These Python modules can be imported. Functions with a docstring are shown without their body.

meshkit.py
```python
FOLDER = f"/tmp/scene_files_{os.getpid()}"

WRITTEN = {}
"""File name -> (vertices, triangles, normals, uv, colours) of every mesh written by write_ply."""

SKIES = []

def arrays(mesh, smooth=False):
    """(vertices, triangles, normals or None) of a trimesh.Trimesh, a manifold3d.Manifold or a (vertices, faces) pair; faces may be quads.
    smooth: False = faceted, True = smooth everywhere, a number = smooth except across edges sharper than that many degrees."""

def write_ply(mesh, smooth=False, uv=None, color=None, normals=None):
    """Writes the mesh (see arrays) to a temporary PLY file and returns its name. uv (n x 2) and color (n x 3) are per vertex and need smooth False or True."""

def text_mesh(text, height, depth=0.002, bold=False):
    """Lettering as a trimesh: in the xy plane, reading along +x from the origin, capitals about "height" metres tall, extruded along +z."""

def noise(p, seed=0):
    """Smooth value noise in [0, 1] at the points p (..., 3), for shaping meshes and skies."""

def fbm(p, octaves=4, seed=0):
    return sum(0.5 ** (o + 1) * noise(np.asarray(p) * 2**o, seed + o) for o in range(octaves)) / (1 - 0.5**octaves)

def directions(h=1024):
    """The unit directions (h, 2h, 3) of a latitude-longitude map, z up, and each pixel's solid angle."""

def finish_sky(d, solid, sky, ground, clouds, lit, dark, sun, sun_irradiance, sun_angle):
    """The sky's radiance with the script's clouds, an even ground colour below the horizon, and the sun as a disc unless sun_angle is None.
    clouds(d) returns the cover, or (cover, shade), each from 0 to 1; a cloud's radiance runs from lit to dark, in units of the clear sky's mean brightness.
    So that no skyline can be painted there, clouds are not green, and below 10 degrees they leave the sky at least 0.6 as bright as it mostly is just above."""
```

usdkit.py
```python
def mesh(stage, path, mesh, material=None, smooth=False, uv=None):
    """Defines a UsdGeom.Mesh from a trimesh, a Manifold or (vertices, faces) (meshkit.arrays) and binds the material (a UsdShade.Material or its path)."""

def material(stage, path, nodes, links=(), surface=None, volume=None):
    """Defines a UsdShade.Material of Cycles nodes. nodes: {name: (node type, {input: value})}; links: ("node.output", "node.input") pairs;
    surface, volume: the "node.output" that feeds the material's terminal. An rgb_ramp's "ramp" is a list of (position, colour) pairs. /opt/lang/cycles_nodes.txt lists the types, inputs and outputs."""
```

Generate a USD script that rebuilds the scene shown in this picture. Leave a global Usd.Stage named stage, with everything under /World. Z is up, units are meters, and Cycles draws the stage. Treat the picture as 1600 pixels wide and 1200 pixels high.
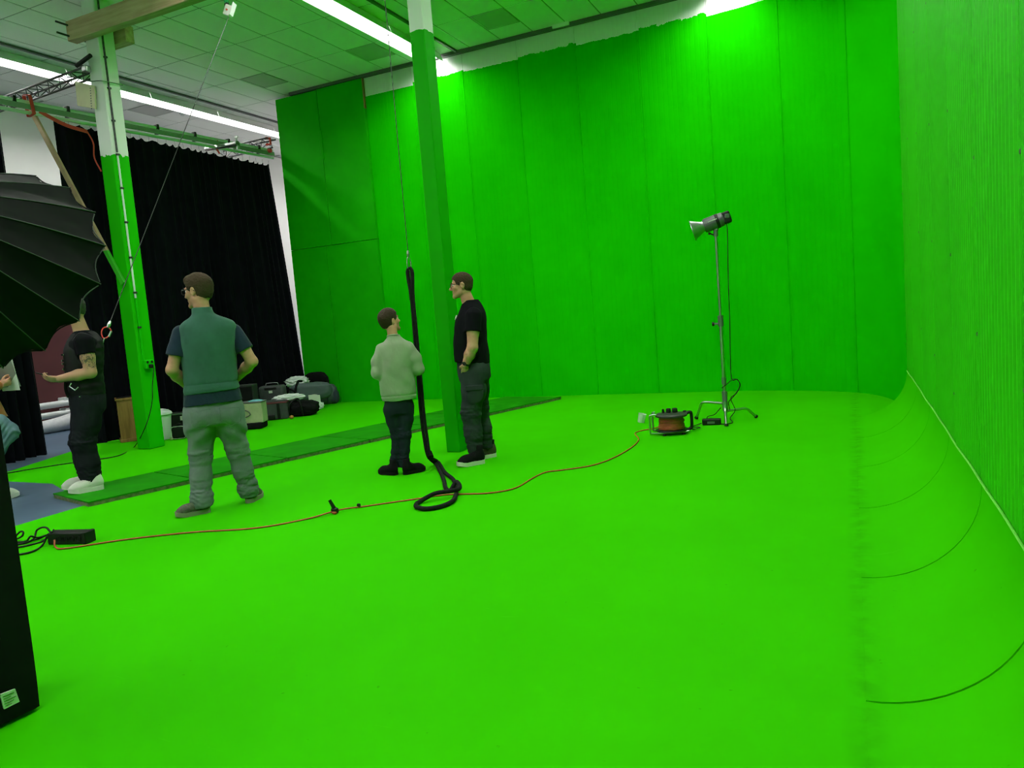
import math, random
import numpy as np, trimesh, manifold3d, shapely.geometry as sg
import usdkit, meshkit
from pxr import Usd, UsdGeom, Gf, Sdf, UsdShade

stage = Usd.Stage.CreateInMemory()
UsdGeom.SetStageUpAxis(stage, UsdGeom.Tokens.z)
UsdGeom.SetStageMetersPerUnit(stage, 1.0)
UsdGeom.Xform.Define(stage, '/World')
UsdGeom.Scope.Define(stage, '/World/Looks')

# ------------------------------------------------------------ camera, exposure, lamp strength
CAM_R = np.array([0.90734798, 0.41289760, -0.07896334])
CAM_U = np.array([0.03218821, 0.11904810, 0.99236660])
CAM_F = np.array([-0.41914622, 0.90296352, -0.09472762])
FPX, EYE = 1158.9068, np.array([0.0, 0.0, 1.40])
cam = UsdGeom.Camera.Define(stage, '/World/camera')
cam.AddTransformOp().Set(Gf.Matrix4d(*CAM_R, 0, *CAM_U, 0, *(-CAM_F), 0, *EYE, 1))
cam.CreateHorizontalApertureAttr(36.0); cam.CreateVerticalApertureAttr(27.0)
cam.CreateFocalLengthAttr(36.0 * FPX / 1600)
cam.CreateClippingRangeAttr(Gf.Vec2f(0.05, 100))
cam.CreateExposureAttr(0.0)
LAMP = 33.0                     # radiance of the fluorescent ceiling lamps (they are the only light of the hall)

def fl(px, py, z=0.0):          # the point at height z seen at a pixel of the 1600 x 1200 photograph
    d = (px - 800) / FPX * CAM_R - (py - 600) / FPX * CAM_U + CAM_F
    return EYE + d * (z - EYE[2]) / d[2]
def at(px, py, axis, v):        # the point on the plane x = v (axis 0) or y = v (axis 1)
    d = (px - 800) / FPX * CAM_R - (py - 600) / FPX * CAM_U + CAM_F
    return EYE + d * (v - EYE[axis]) / d[axis]
def up(px, py, ref):            # the point above or below ref, at the same distance on the ground
    d = (px - 800) / FPX * CAM_R - (py - 600) / FPX * CAM_U + CAM_F
    return EYE + d * math.hypot(ref[0], ref[1]) / math.hypot(d[0], d[1])

# ------------------------------------------------------------ scene tree helpers
_names = {}
def numbered(parent, name):
    k = (parent, name); n = _names.get(k, 0); _names[k] = n + 1
    return name if n == 0 else f'{name}_{n:03d}'
def tag(p, label=None, cat=None, group=None, kind=None):
    for k, v in (('label', label), ('category', cat), ('group', group), ('kind', kind)):
        if v: p.SetCustomDataByKey(k, v)
    return p
class Node:
    def __init__(s, path, loc): s.path, s.loc = path, np.asarray(loc, float)
    @property
    def prim(s): return stage.GetPrimAtPath(s.path)
def thing(name, label=None, cat=None, loc=(0, 0, 0), rotz=0.0, group=None, kind=None):
    path = '/World/' + numbered('/World', name)
    x = UsdGeom.Xform.Define(stage, path)
    x.AddTranslateOp().Set(Gf.Vec3d(*map(float, loc)))
    if rotz: x.AddRotateZOp().Set(float(rotz))
    tag(x.GetPrim(), label, cat, group, kind)
    n = Node(path, loc); n.rot = rotz
    return n
def as_tm(m):
    v, f, _ = meshkit.arrays(m); return trimesh.Trimesh(v, f, process=False)
def obj(parent, name, mesh, mat, smooth=False, label=None, kind=None, world=True):
    """One Mesh under a thing (or a part). Mesh in world coordinates unless world is False."""
    pp = parent.path if parent else '/World'
    m = as_tm(mesh) if not isinstance(mesh, trimesh.Trimesh) else mesh.copy()
    if world and parent is not None: m.apply_translation(-parent.loc)
    path = pp + '/' + numbered(pp, name)
    g = usdkit.mesh(stage, path, m, mat, smooth=smooth)
    tag(g.GetPrim(), label, None, None, kind)
    return Node(path, parent.loc if parent else (0, 0, 0))
def single(name, mesh, mat, label=None, cat=None, smooth=False, group=None, kind=None):
    n = obj(None, name, mesh, mat, smooth)
    tag(n.prim, label, cat, group, kind)
    return n
def copy_of(root, name, loc, label, cat, group=None):
    path = '/World/' + numbered('/World', name)
    x = UsdGeom.Xform.Define(stage, path)
    x.GetPrim().GetReferences().AddInternalReference(root.path)
    x.GetPrim().SetInstanceable(True)
    for a in x.GetPrim().GetAttributes(): pass
    UsdGeom.XformCommonAPI(x).SetTranslate(Gf.Vec3d(*map(float, loc)))
    tag(x.GetPrim(), label, cat, group)
    return x

# ------------------------------------------------------------ shapes
def box(lo, hi, b=0.0):
    lo, hi = np.minimum(lo, hi).astype(float), np.maximum(lo, hi).astype(float)
    if b <= 0:
        m = trimesh.creation.box(extents=hi - lo); m.apply_translation((lo + hi) / 2); return m
    b = min(b, 0.45 * (hi - lo).min()); pts = []
    for sx in (0, 1):
        for sy in (0, 1):
            for sz in (0, 1):
                c = np.array([(lo, hi)[sx][0], (lo, hi)[sy][1], (lo, hi)[sz][2]])
                s = np.array([1 - 2 * sx, 1 - 2 * sy, 1 - 2 * sz]) * b
                for k in range(3):
                    o = s.copy(); o[k] = 0; pts.append(c + o)
    return trimesh.convex.convex_hull(np.array(pts))
def obox(c, size, yaw=0.0, b=0.0, tilt=None):
    m = box(-np.array(size) / 2, np.array(size) / 2, b)
    if tilt is not None: m.apply_transform(trimesh.transformations.rotation_matrix(tilt[0], tilt[1]))
    m.apply_transform(trimesh.transformations.rotation_matrix(yaw, [0, 0, 1]))
    m.apply_translation(c); return m
def rbox(c, size, r, yaw=0.0, n=8, tilt=None):     # softly rounded box
    s = np.array(size) / 2 - r; pts = []
    sph = trimesh.creation.icosphere(subdivisions=2, radius=r).vertices
    for sx in (-1, 1):
        for sy in (-1, 1):
            for sz in (-1, 1): pts.append(sph + s * [sx, sy, sz])
    m = trimesh.convex.convex_hull(np.vstack(pts))
    if tilt is not None: m.apply_transform(trimesh.transformations.rotation_matrix(tilt[0], tilt[1]))
    m.apply_transform(trimesh.transformations.rotation_matrix(yaw, [0, 0, 1])); m.apply_translation(c); return m
def spline(pts, n=12):
    p = np.asarray(pts, float); q = np.vstack([2 * p[0] - p[1], p, 2 * p[-1] - p[-2]]); out = []
    for i in range(1, len(q) - 2):
        t = np.linspace(0, 1, n, endpoint=False)[:, None]; a, b, c, d = q[i - 1:i + 3]
        out.append(.5 * (2 * b + (c - a) * t + (2 * a - 5 * b + 4 * c - d) * t**2 + (3 * b - a - 3 * c + d) * t**3))
    return np.vstack(out + [p[-1:]])
def tube(pts, r, n=8, closed=False, flat=None):
    p = np.asarray(pts, float); r = np.broadcast_to(np.asarray(r, float), (len(p),))
    t = np.gradient(p, axis=0) if not closed else np.roll(p, -1, 0) - np.roll(p, 1, 0)
    t /= np.maximum(np.linalg.norm(t, axis=1, keepdims=True), 1e-9)
    a = np.cross(t[0], [0, 0, 1.0]); a = np.cross(t[0], [1, 0, 0]) if np.linalg.norm(a) < .1 else a
    a /= np.linalg.norm(a); A = []
    for k in range(len(p)):
        a = a - t[k] * (a @ t[k]); a /= np.linalg.norm(a); A.append(a.copy())
    A = np.array(A); B = np.cross(t, A)
    th = np.linspace(0, 2 * np.pi, n, endpoint=False)
    fa, fb = flat or (1, 1)
    v = p[:, None] + r[:, None, None] * (fa * np.cos(th)[None, :, None] * A[:, None] + fb * np.sin(th)[None, :, None] * B[:, None])
    v = v.reshape(-1, 3); f = []; m = len(p)
    for i in range(m if closed else m - 1):
        j = (i + 1) % m
        for k in range(n):
            l = (k + 1) % n; f += [[i * n + k, i * n + l, j * n + l], [i * n + k, j * n + l, j * n + k]]
    if not closed:
        v = np.vstack([v, p[:1], p[-1:]]); c0, c1 = m * n, m * n + 1
        for k in range(n):
            l = (k + 1) % n; f += [[c0, l, k], [c1, (m - 1) * n + k, (m - 1) * n + l]]
    return trimesh.Trimesh(v, np.array(f), process=False)
def rod(a, b, r, n=10): return tube(np.array([a, b], float), r, n)
def lathe(profile, n=24, c=(0, 0, 0), axis=(0, 0, 1)):
    pr = np.asarray(profile, float); th = np.linspace(0, 2 * np.pi, n, endpoint=False)
    v = np.stack([pr[:, None, 0] * np.cos(th), pr[:, None, 0] * np.sin(th), np.repeat(pr[:, 1:], n, 1)], -1).reshape(-1, 3); f = []
    for i in range(len(pr) - 1):
        for k in range(n):
            l = (k + 1) % n; f += [[i * n + k, i * n + l, (i + 1) * n + l], [i * n + k, (i + 1) * n + l, (i + 1) * n + k]]
    m = trimesh.Trimesh(v, np.array(f), process=False)
    m.apply_transform(trimesh.geometry.align_vectors([0, 0, 1], np.asarray(axis, float) / np.linalg.norm(axis))); m.apply_translation(c)
    return m
def join(*ms): return trimesh.util.concatenate([m for m in ms])
def blob(c, size, yaw=0.0, amp=.06, freq=3.0, seed=0, sub=4, flatten=None, power=1.0):   # a soft lumpy bag
    m = trimesh.creation.icosphere(subdivisions=sub); v = m.vertices.copy()
    v = np.sign(v) * np.abs(v) ** power
    v *= 1 + amp * (2 * meshkit.fbm(m.vertices * freq + 7 * seed + 50, 3, seed) - 1)[:, None]
    v *= np.array(size) / 2
    if flatten is not None: v[:, 2] = np.maximum(v[:, 2], flatten)
    cz, sz = math.cos(yaw), math.sin(yaw)
    v = v @ np.array([[cz, sz, 0], [-sz, cz, 0], [0, 0, 1]])
    return trimesh.Trimesh(v + np.asarray(c, float), m.faces, process=False)

# ------------------------------------------------------------ materials
def mat(name, c, rough=.5, c2=None, scale=6.0, metal=0.0, spec=.5, bump=0.0, bscale=None, emit=None, detail=4, sheen=0.0, ramp=(.35, .65), trans=0.0, stretch=(1, 1, 1)):
    nodes = {'p': ('principled_bsdf', {'base_color': c, 'roughness': rough, 'metallic': metal, 'specular_ior_level': spec})}
    links = []
    if trans: nodes['p'][1]['transmission_weight'] = trans
    if sheen: nodes['p'][1].update({'sheen_weight': sheen, 'sheen_roughness': .5})
    if emit: nodes['p'][1].update({'emission_color': c, 'emission_strength': emit})
    if c2 is not None or bump:
        nodes['g'] = ('texture_coordinate', {}); nodes['mp'] = ('mapping', {'scale': stretch}); links.append(('g.object', 'mp.vector'))
    if c2 is not None:
        nodes['n'] = ('noise_texture', {'scale': scale, 'detail': float(detail), 'roughness': .6})
        nodes['r'] = ('rgb_ramp', {'ramp': [(ramp[0], c), (ramp[1], c2)]})
        links += [('mp.vector', 'n.vector'), ('n.fac', 'r.fac'), ('r.color', 'p.base_color')]
    if bump:
        nodes['nb'] = ('noise_texture', {'scale': bscale or scale * 4, 'detail': 3.0})
        nodes['b'] = ('bump', {'strength': bump, 'distance': .01})
        links += [('mp.vector', 'nb.vector'), ('nb.fac', 'b.height'), ('b.normal', 'p.normal')]
    return usdkit.material(stage, '/World/Looks/' + name, nodes, links, surface='p.BSDF')
def srgb(r, g, b):
    return tuple(float(x / 12.92 if x <= .04045 else ((x + .055) / 1.055) ** 2.4) for x in (r / 255, g / 255, b / 255))

GREEN, GREEN2 = (.009, .50, .0004), (.007, .46, .0003)
M = {}
M['green'] = mat('green_paint', GREEN, .55, GREEN2, 1.3, spec=.1, bump=.03, bscale=40)
M['green_board'] = mat('green_board_paint', (.010, .42, .001), .5, (.008, .37, .001), 3, spec=.04)
M['green_mat'] = mat('green_mat_paint', (.014, .27, .002), .6, (.011, .215, .002), 4, spec=.05)
M['white'] = mat('white_paint', (.86, .86, .845), .55, (.82, .82, .80), 2)
M['tile'] = mat('ceiling_tile', (.87, .87, .855), .9, (.84, .84, .825), 60, spec=.2, bump=.1, bscale=150)
M['tile_dark'] = mat('ceiling_vent_grey', (.52, .52, .51), .9, spec=.2)
M['tbar'] = mat('ceiling_grid', (.34, .34, .33), .6)
M['dark_trim'] = mat('dark_trim', (.10, .10, .10), .5)
M['maroon'] = mat('maroon_paint', (.115, .028, .030), .6, (.10, .025, .027), 2)
M['blue_floor'] = mat('blue_floor', (.075, .125, .20), .45, (.055, .095, .155), 1.5)
M['black_cloth'] = mat('black_curtain_cloth', (.005, .006, .009), .9, (.0035, .004, .006), 5, spec=.05)
M['soft_black'] = mat('softbox_cloth', (.004, .0045, .005), .75, (.006, .0065, .0065), 14, spec=.15, bump=.3, bscale=9)
M['piping'] = mat('grey_piping', (.045, .047, .048), .6)
M['black_plastic'] = mat('black_plastic', (.006, .0065, .0065), .45, spec=.3)
M['rubber'] = mat('black_rubber', (.007, .008, .008), .6, spec=.25)
M['chrome'] = mat('brushed_steel', (.50, .52, .51), .28, metal=1.0)
M['grey_metal'] = mat('painted_grey_metal', (.20, .21, .22), .38, metal=.6)
M['alu'] = mat('aluminium_green_reflection', (.58, .68, .60), .4, metal=.15)  # bare metal; its green tint is reflected light put into the colour
M['dark_metal'] = mat('dark_truss_metal', (.05, .05, .052), .45, metal=.5)
M['orange'] = mat('orange_cable', (.45, .075, .020), .5)
M['coil'] = mat('coil_red_orange', (.30, .042, .016), .55, (.38, .075, .02), 18)
M['red'] = mat('red_strap', (.60, .035, .025), .6)
M['cream'] = mat('cream_board', (.62, .56, .36), .6, (.56, .50, .32), 5)
M['label'] = mat('label_paper', (.55, .60, .50), .7)
M['ink'] = mat('label_ink', (.06, .07, .06), .7)
M['white_plastic'] = mat('white_plastic', (.68, .72, .72), .35)
M['white_cloth'] = mat('white_cloth', (.75, .76, .78), .8, (.62, .63, .66), 12, bump=.4, bscale=14)
M['timber'] = mat('timber', (.58, .41, .25), .7, (.42, .28, .16), 3, stretch=(.5, 6, 6), bump=.15)
M['oak'] = mat('oak_veneer', (.33, .165, .045), .5, (.20, .09, .022), 5, stretch=(6, 6, .5))
M['rope'] = mat('black_sling', (.006, .0065, .007), .85, (.010, .0105, .011), 30, spec=.2, bump=.3, bscale=60)
# ------------------------------------------------------------ the setting
CEIL, BACK, RIGHT, LEFT = 5.72, 11.24, 0.51, -12.9
def structure(name, label=None): return thing(name, label, None, kind='structure')

def ribbed(path, z0, z1, thick, pitch=.069, rib=.013, depth=.0016, joint=.010):
    """A wall panel over a path on the ground (its left side is the visible one): fine grooves, chamfered ends."""
    p = np.asarray(path, float); s = np.concatenate([[0], np.cumsum(np.linalg.norm(np.diff(p, axis=0), axis=1))]); L = s[-1]
    us, ds = [0, 0.003, 0.007], [joint, joint * .8, 0.0]
    n = max(1, int(round(L / pitch))) if pitch else 0
    for k in range(n):
        c = (k + .5) * L / n
        us += [c - rib / 2 - .004, c - rib / 2, c + rib / 2, c + rib / 2 + .004]; ds += [0, depth, depth, 0]
    if not n: us += list(np.linspace(.008, L - .008, len(p))[1:-1]); ds += [0] * (len(p) - 2)
    us += [L - .007, L - .003, L]; ds += [0, joint * .8, joint]
    us, ds = np.array(us), np.array(ds)
    q = np.stack([np.interp(us, s, p[:, 0]), np.interp(us, s, p[:, 1])], 1)
    tg = np.stack([np.interp(us, s, np.gradient(p[:, 0], s)), np.interp(us, s, np.gradient(p[:, 1], s))], 1)
    tg /= np.linalg.norm(tg, axis=1, keepdims=True); nrm = np.stack([-tg[:, 1], tg[:, 0]], 1)      # points behind the wall
    fr, bk = q + nrm * ds[:, None], q + nrm * thick
    N = len(us); v = np.vstack([np.c_[fr, np.full(N, z0)], np.c_[fr, np.full(N, z1)], np.c_[bk, np.full(N, z0)], np.c_[bk, np.full(N, z1)]]); f = []
    for i in range(N - 1):
        a, b = i, i + 1
        f += [[a, b, N + b], [a, N + b, N + a], [2 * N + b, 2 * N + a, 3 * N + a], [2 * N + b, 3 * N + a, 3 * N + b]]
        f += [[N + a, N + b, 3 * N + b], [N + a, 3 * N + b, 3 * N + a], [b, a, 2 * N + a], [b, 2 * N + a, 2 * N + b]]
    for a, sgn in ((0, 1), (N - 1, -1)):
        q4 = [a, N + a, 3 * N + a, 2 * N + a]; t = [[q4[0], q4[1], q4[2]], [q4[0], q4[2], q4[3]]]
        f += t if sgn > 0 else [x[::-1] for x in t]
    return trimesh.Trimesh(v, np.array(f), process=False)

# green paint that stops, roller-ragged, short of the top of each panel; white sheet above
def panel_paint(name, g1, g2, spec):
    return usdkit.material(stage, '/World/Looks/' + name, {
    'oi': ('object_info', {}), 'tone': ('map_range', {'to_min': .94, 'to_max': 1.04}), 'tv': ('mix', {'mix_type': 'multiply', 'fac': 1.0}), 'tc': ('combine_xyz', {}),
    'g': ('geometry', {}), 's': ('separate_xyz', {}),
    'px': ('math', {'math_type': 'multiply_add', 'value2': 1 / .976, 'value3': 20.0 - .22}), 'fx': ('math', {'math_type': 'floor'}),
    'wn': ('white_noise_texture', {'dimensions': '1D'}),
    'n': ('noise_texture', {'scale': 7.0, 'detail': 5.0, 'roughness': .7}),
    'e1': ('math', {'math_type': 'multiply_add', 'value2': .06, 'value3': 5.35}),
    'e2': ('math', {'math_type': 'multiply_add', 'value2': .16, 'value3': -.08}),
    'gate': ('map_range', {'from_min': .25, 'from_max': .75, 'to_min': .12, 'to_max': 1.0, 'clamp': True}),
    'e2g': ('math', {'math_type': 'multiply'}),
    'e': ('math', {'math_type': 'add'}), 'gt': ('math', {'math_type': 'greater_than'}),
    'n2': ('noise_texture', {'scale': 1.3, 'detail': 4.0}), 'r': ('rgb_ramp', {'ramp': [(.35, g1), (.65, g2)]}),
    'm': ('mix', {'color2': (.72, .73, .72)}),
    'p': ('principled_bsdf', {'roughness': .5, 'specular_ior_level': spec})},
    [('g.position', 's.vector'), ('s.x', 'px.value1'), ('px.value', 'fx.value1'), ('fx.value', 'wn.w'), ('wn.value', 'e1.value1'),
     ('g.position', 'n.vector'), ('n.fac', 'e2.value1'), ('wn.value', 'gate.value'), ('e2.value', 'e2g.value1'), ('gate.result', 'e2g.value2'),
     ('e1.value', 'e.value1'), ('e2g.value', 'e.value2'), ('s.z', 'gt.value1'), ('e.value', 'gt.value2'),
     ('g.position', 'n2.vector'), ('n2.fac', 'r.fac'), ('oi.random', 'tone.value'), ('tone.result', 'tc.x'), ('tone.result', 'tc.y'), ('tone.result', 'tc.z'), ('r.color', 'tv.color1'), ('tc.vector', 'tv.color2'), ('tv.color', 'm.color1'), ('gt.value', 'm.fac'), ('m.color', 'p.base_color')], surface='p.BSDF')
M['panel_paint'] = panel_paint('panel_paint', GREEN, GREEN2, 0.0)
M['panel_paint_right'] = panel_paint('panel_paint_right', (.030, .50, .0005), (.026, .46, .0004), .17)

# floor: bare blue floor at the left, green paint over the rest, with scuffs
M['floor_green'] = usdkit.material(stage, '/World/Looks/floor_green', {
    'g': ('geometry', {}), 'n': ('noise_texture', {'scale': .9, 'detail': 5.0, 'roughness': .6}), 'r': ('rgb_ramp', {'ramp': [(.3, (.041, .52, .0004)), (.7, (.036, .465, .0004))]}),
    'mp': ('mapping', {'scale': (1.4, 9.0, 1.0), 'rotation': (0, 0, .5)}), 'n2': ('noise_texture', {'scale': 1.6, 'detail': 6.0, 'roughness': .7, 'distortion': .6}),
    'r2': ('rgb_ramp', {'ramp': [(.66, (0, 0, 0)), (.78, (.35, .35, .35))]}), 'm': ('mix', {'color2': (.075, .58, .012)}),
    'n3': ('noise_texture', {'scale': 26.0, 'detail': 2.0}), 'r3': ('rgb_ramp', {'ramp': [(.74, (0, 0, 0)), (.80, (.5, .5, .5))]}), 'm2': ('mix', {'color2': (.02, .25, .004)}),
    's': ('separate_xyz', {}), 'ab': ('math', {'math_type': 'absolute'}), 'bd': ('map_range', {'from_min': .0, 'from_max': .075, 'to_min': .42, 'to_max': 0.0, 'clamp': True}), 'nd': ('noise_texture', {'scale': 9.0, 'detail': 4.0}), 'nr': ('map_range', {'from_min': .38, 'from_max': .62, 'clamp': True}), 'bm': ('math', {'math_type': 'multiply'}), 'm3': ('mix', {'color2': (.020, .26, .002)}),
    'p': ('principled_bsdf', {'roughness': .6, 'specular_ior_level': .01})},
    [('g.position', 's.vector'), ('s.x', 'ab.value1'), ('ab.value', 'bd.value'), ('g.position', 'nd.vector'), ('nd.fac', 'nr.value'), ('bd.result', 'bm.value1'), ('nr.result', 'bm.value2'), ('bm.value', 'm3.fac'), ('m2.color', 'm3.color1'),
     ('g.position', 'n.vector'), ('n.fac', 'r.fac'), ('g.position', 'mp.vector'), ('mp.vector', 'n2.vector'), ('n2.fac', 'r2.fac'), ('r.color', 'm.color1'), ('r2.color', 'm.fac'),
     ('g.position', 'n3.vector'), ('n3.fac', 'r3.fac'), ('m.color', 'm2.color1'), ('r3.color', 'm2.fac'), ('m3.color', 'p.base_color')], surface='p.BSDF')
floor = structure('floor')
whole = sg.box(LEFT, -5.0, RIGHT + .3, 16.0)
green = sg.Polygon([(-6.26, -5.0), (RIGHT + .3, -5.0), (RIGHT + .3, 11.6), (-10.1, 11.6), (-10.02, 7.2), (-9.72, 6.5), (-9.0, 4.97), (-7.7, 4.93), (-6.27, 4.30), (-6.24, 3.6)])
def slab(poly, z, t=.08):
    m = trimesh.creation.extrude_polygon(poly, t, engine='earcut'); m.apply_translation([0, 0, z - t]); return m
obj(floor, 'blue_floor', slab(whole.difference(green), 0), M['blue_floor'], label='bare blue floor')
obj(floor, 'green_floor', slab(green, 0), M['floor_green'], label='green painted floor')

wb = structure('wall_back')
seams = [-7.60, -6.63, -5.655, -4.68, -3.71, -2.735, -1.75]
for a, b in zip(seams[:-1], seams[1:]):
    obj(wb, 'panel', ribbed([(a, BACK), (b, BACK)], 0, CEIL - .02, .10), M['panel_paint'])
curve = spline([(-1.75, BACK), (-1.25, 11.19), (-.78, 11.08), (-.36, 10.94), (.03, 10.70), (.29, 10.33), (.44, 9.82), (.51, 9.15), (.51, 8.85)], 8)
cs = np.concatenate([[0], np.cumsum(np.linalg.norm(np.diff(curve, axis=0), axis=1))])
def cut(x_or_s0, s1): 
    ss = np.linspace(x_or_s0, s1, 16); return np.stack([np.interp(ss, cs, curve[:, 0]), np.interp(ss, cs, curve[:, 1])], 1)
i5 = np.interp(-.78, curve[:40, 0], cs[:40]); i6 = np.interp(.04, curve[:40, 0], cs[:40])
obj(wb, 'panel', ribbed(cut(0, i5), 0, CEIL - .02, .10), M['panel_paint'])
obj(wb, 'panel', ribbed(cut(i5, i6), 0, CEIL - .02, .10), M['panel_paint'], smooth=20)
obj(wb, 'panel', ribbed(cut(i6, cs[-1]), 0, CEIL - .02, .10, pitch=0), M['panel_paint'], smooth=20, label='curved corner sheet of the green wall')
obj(wb, 'backing', box((-9.55, BACK + .105, 0), (RIGHT + .2, BACK + .2, CEIL)), M['white'])
# flat boards at the left end, standing proud of the ribbed sheets
for lo, hi in (((-9.54, 2.90), (-8.595, CEIL - .07)), ((-8.585, 2.90), (-7.60, CEIL - .06)), ((-9.54, 0), (-8.735, 2.893)), ((-8.725, 0), (-7.60, 2.893))):
    obj(wb, 'board', box((lo[0], BACK - .055, lo[1]), (hi[0], BACK + .10, hi[1]), .003), M['green_board'])
obj(wb, 'edge_strip', box((-7.603, BACK - .06, 5.15), (-7.585, BACK - .01, CEIL - .06)), M['oak'], label='bare plywood edge')
obj(wb, 'batten', box((-8.62, BACK - .075, 4.42), (-8.56, BACK - .05, 4.93), .004), M['green_board'])
tr = structure('trim_1')
obj(tr, 'channel', box((-9.2, BACK - .07, CEIL - .055), (-1.2, BACK - .005, CEIL - .004)), M['dark_trim'])
obj(tr, 'plate', box((-4.02, BACK - .10, CEIL - .05), (-3.75, BACK - .06, CEIL + .02)), M['white'])

wr = structure('wall_right')
rs = [8.85, 7.88, 6.91, 5.87, 4.83, 3.92, 2.93, 1.95, .97, -.02, -1.0, -2.0, -3.0, -4.0, -5.0]
for k, (a, b) in enumerate(zip(rs[:-1], rs[1:])):
    obj(wr, 'panel', ribbed([(RIGHT, a), (RIGHT, b)], 0, CEIL - .02, .10, joint=.018), M['panel_paint_right'])
    if k < 8:
        obj(wr, 'screw_row', join(*[lathe([(0, -.006), (.011, -.006), (.009, 0), (0, .002)], 6, (RIGHT - .001, a - .004 + .012 * ((j + k) % 2), .75 + .78 * j + .13 * ((k * 3) % 4)), (-1, 0, 0)) for j in range(6)]), M['dark_trim'], kind='stuff')
# the cove: bent sheets that run from the floor up to the right wall
cv = structure('trim_2')
tt = np.linspace(0, np.pi / 2, 17)
prof = np.stack([.502 * np.sin(tt), .004 + .47 * (1 - np.cos(tt))], 1)
def cove(y0, y1):
    v, f = [], []
    nrm = np.stack([np.gradient(prof[:, 1]), -np.gradient(prof[:, 0])], 1); nrm /= np.linalg.norm(nrm, axis=1, keepdims=True)
    back = prof + nrm * .006; back[:, 1] = np.maximum(back[:, 1], .0005)
    n = len(prof)
    for yy in (y0, y1):
        v += [np.c_[prof[:, 0], np.full(n, yy), prof[:, 1]], np.c_[back[:, 0], np.full(n, yy), back[:, 1]]]
    v = np.vstack(v)
    for i in range(n - 1):
        A, B, Cc, D = i, n + i, 2 * n + i, 3 * n + i
        f += [[A, A + 1, Cc + 1], [A, Cc + 1, Cc], [B + 1, B, D], [B + 1, D, D + 1], [A + 1, A, B], [A + 1, B, B + 1], [Cc, Cc + 1, D + 1], [Cc, D + 1, D]]
    f += [[0, 2 * n, 3 * n], [0, 3 * n, n], [n - 1, 2 * n - 1, 4 * n - 1], [n - 1, 4 * n - 1, 3 * n - 1]]
    m = trimesh.Trimesh(v, np.array(f), process=False)
    return m
ys = [8.75, 7.46, 6.24, 5.05, 3.81, 2.63, 1.44, .25, -.95, -2.15, -3.35, -4.9]
for a, b in zip(ys[:-1], ys[1:]):
    obj(cv, 'cove_sheet', cove(a - .006, b + .006), M['floor_green'], smooth=40)
M['edge_green'] = mat('cove_edge_green', (.16, .62, .06), .6)
yy = np.linspace(8.75, -4.5, 120)
obj(cv, 'edge_strip', tube(np.c_[np.full(120, .503), yy, .476 + .006 * np.sin(yy * 5) * np.sin(yy * 1.7)], .005, 5), M['edge_green'], label='pale raw top edge of the cove')
single('floor_seam_dirt', box((-.01, -4.9, .0), (.006, 8.75, .0012)), M['green_board'], kind='structure') if False else None

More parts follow.
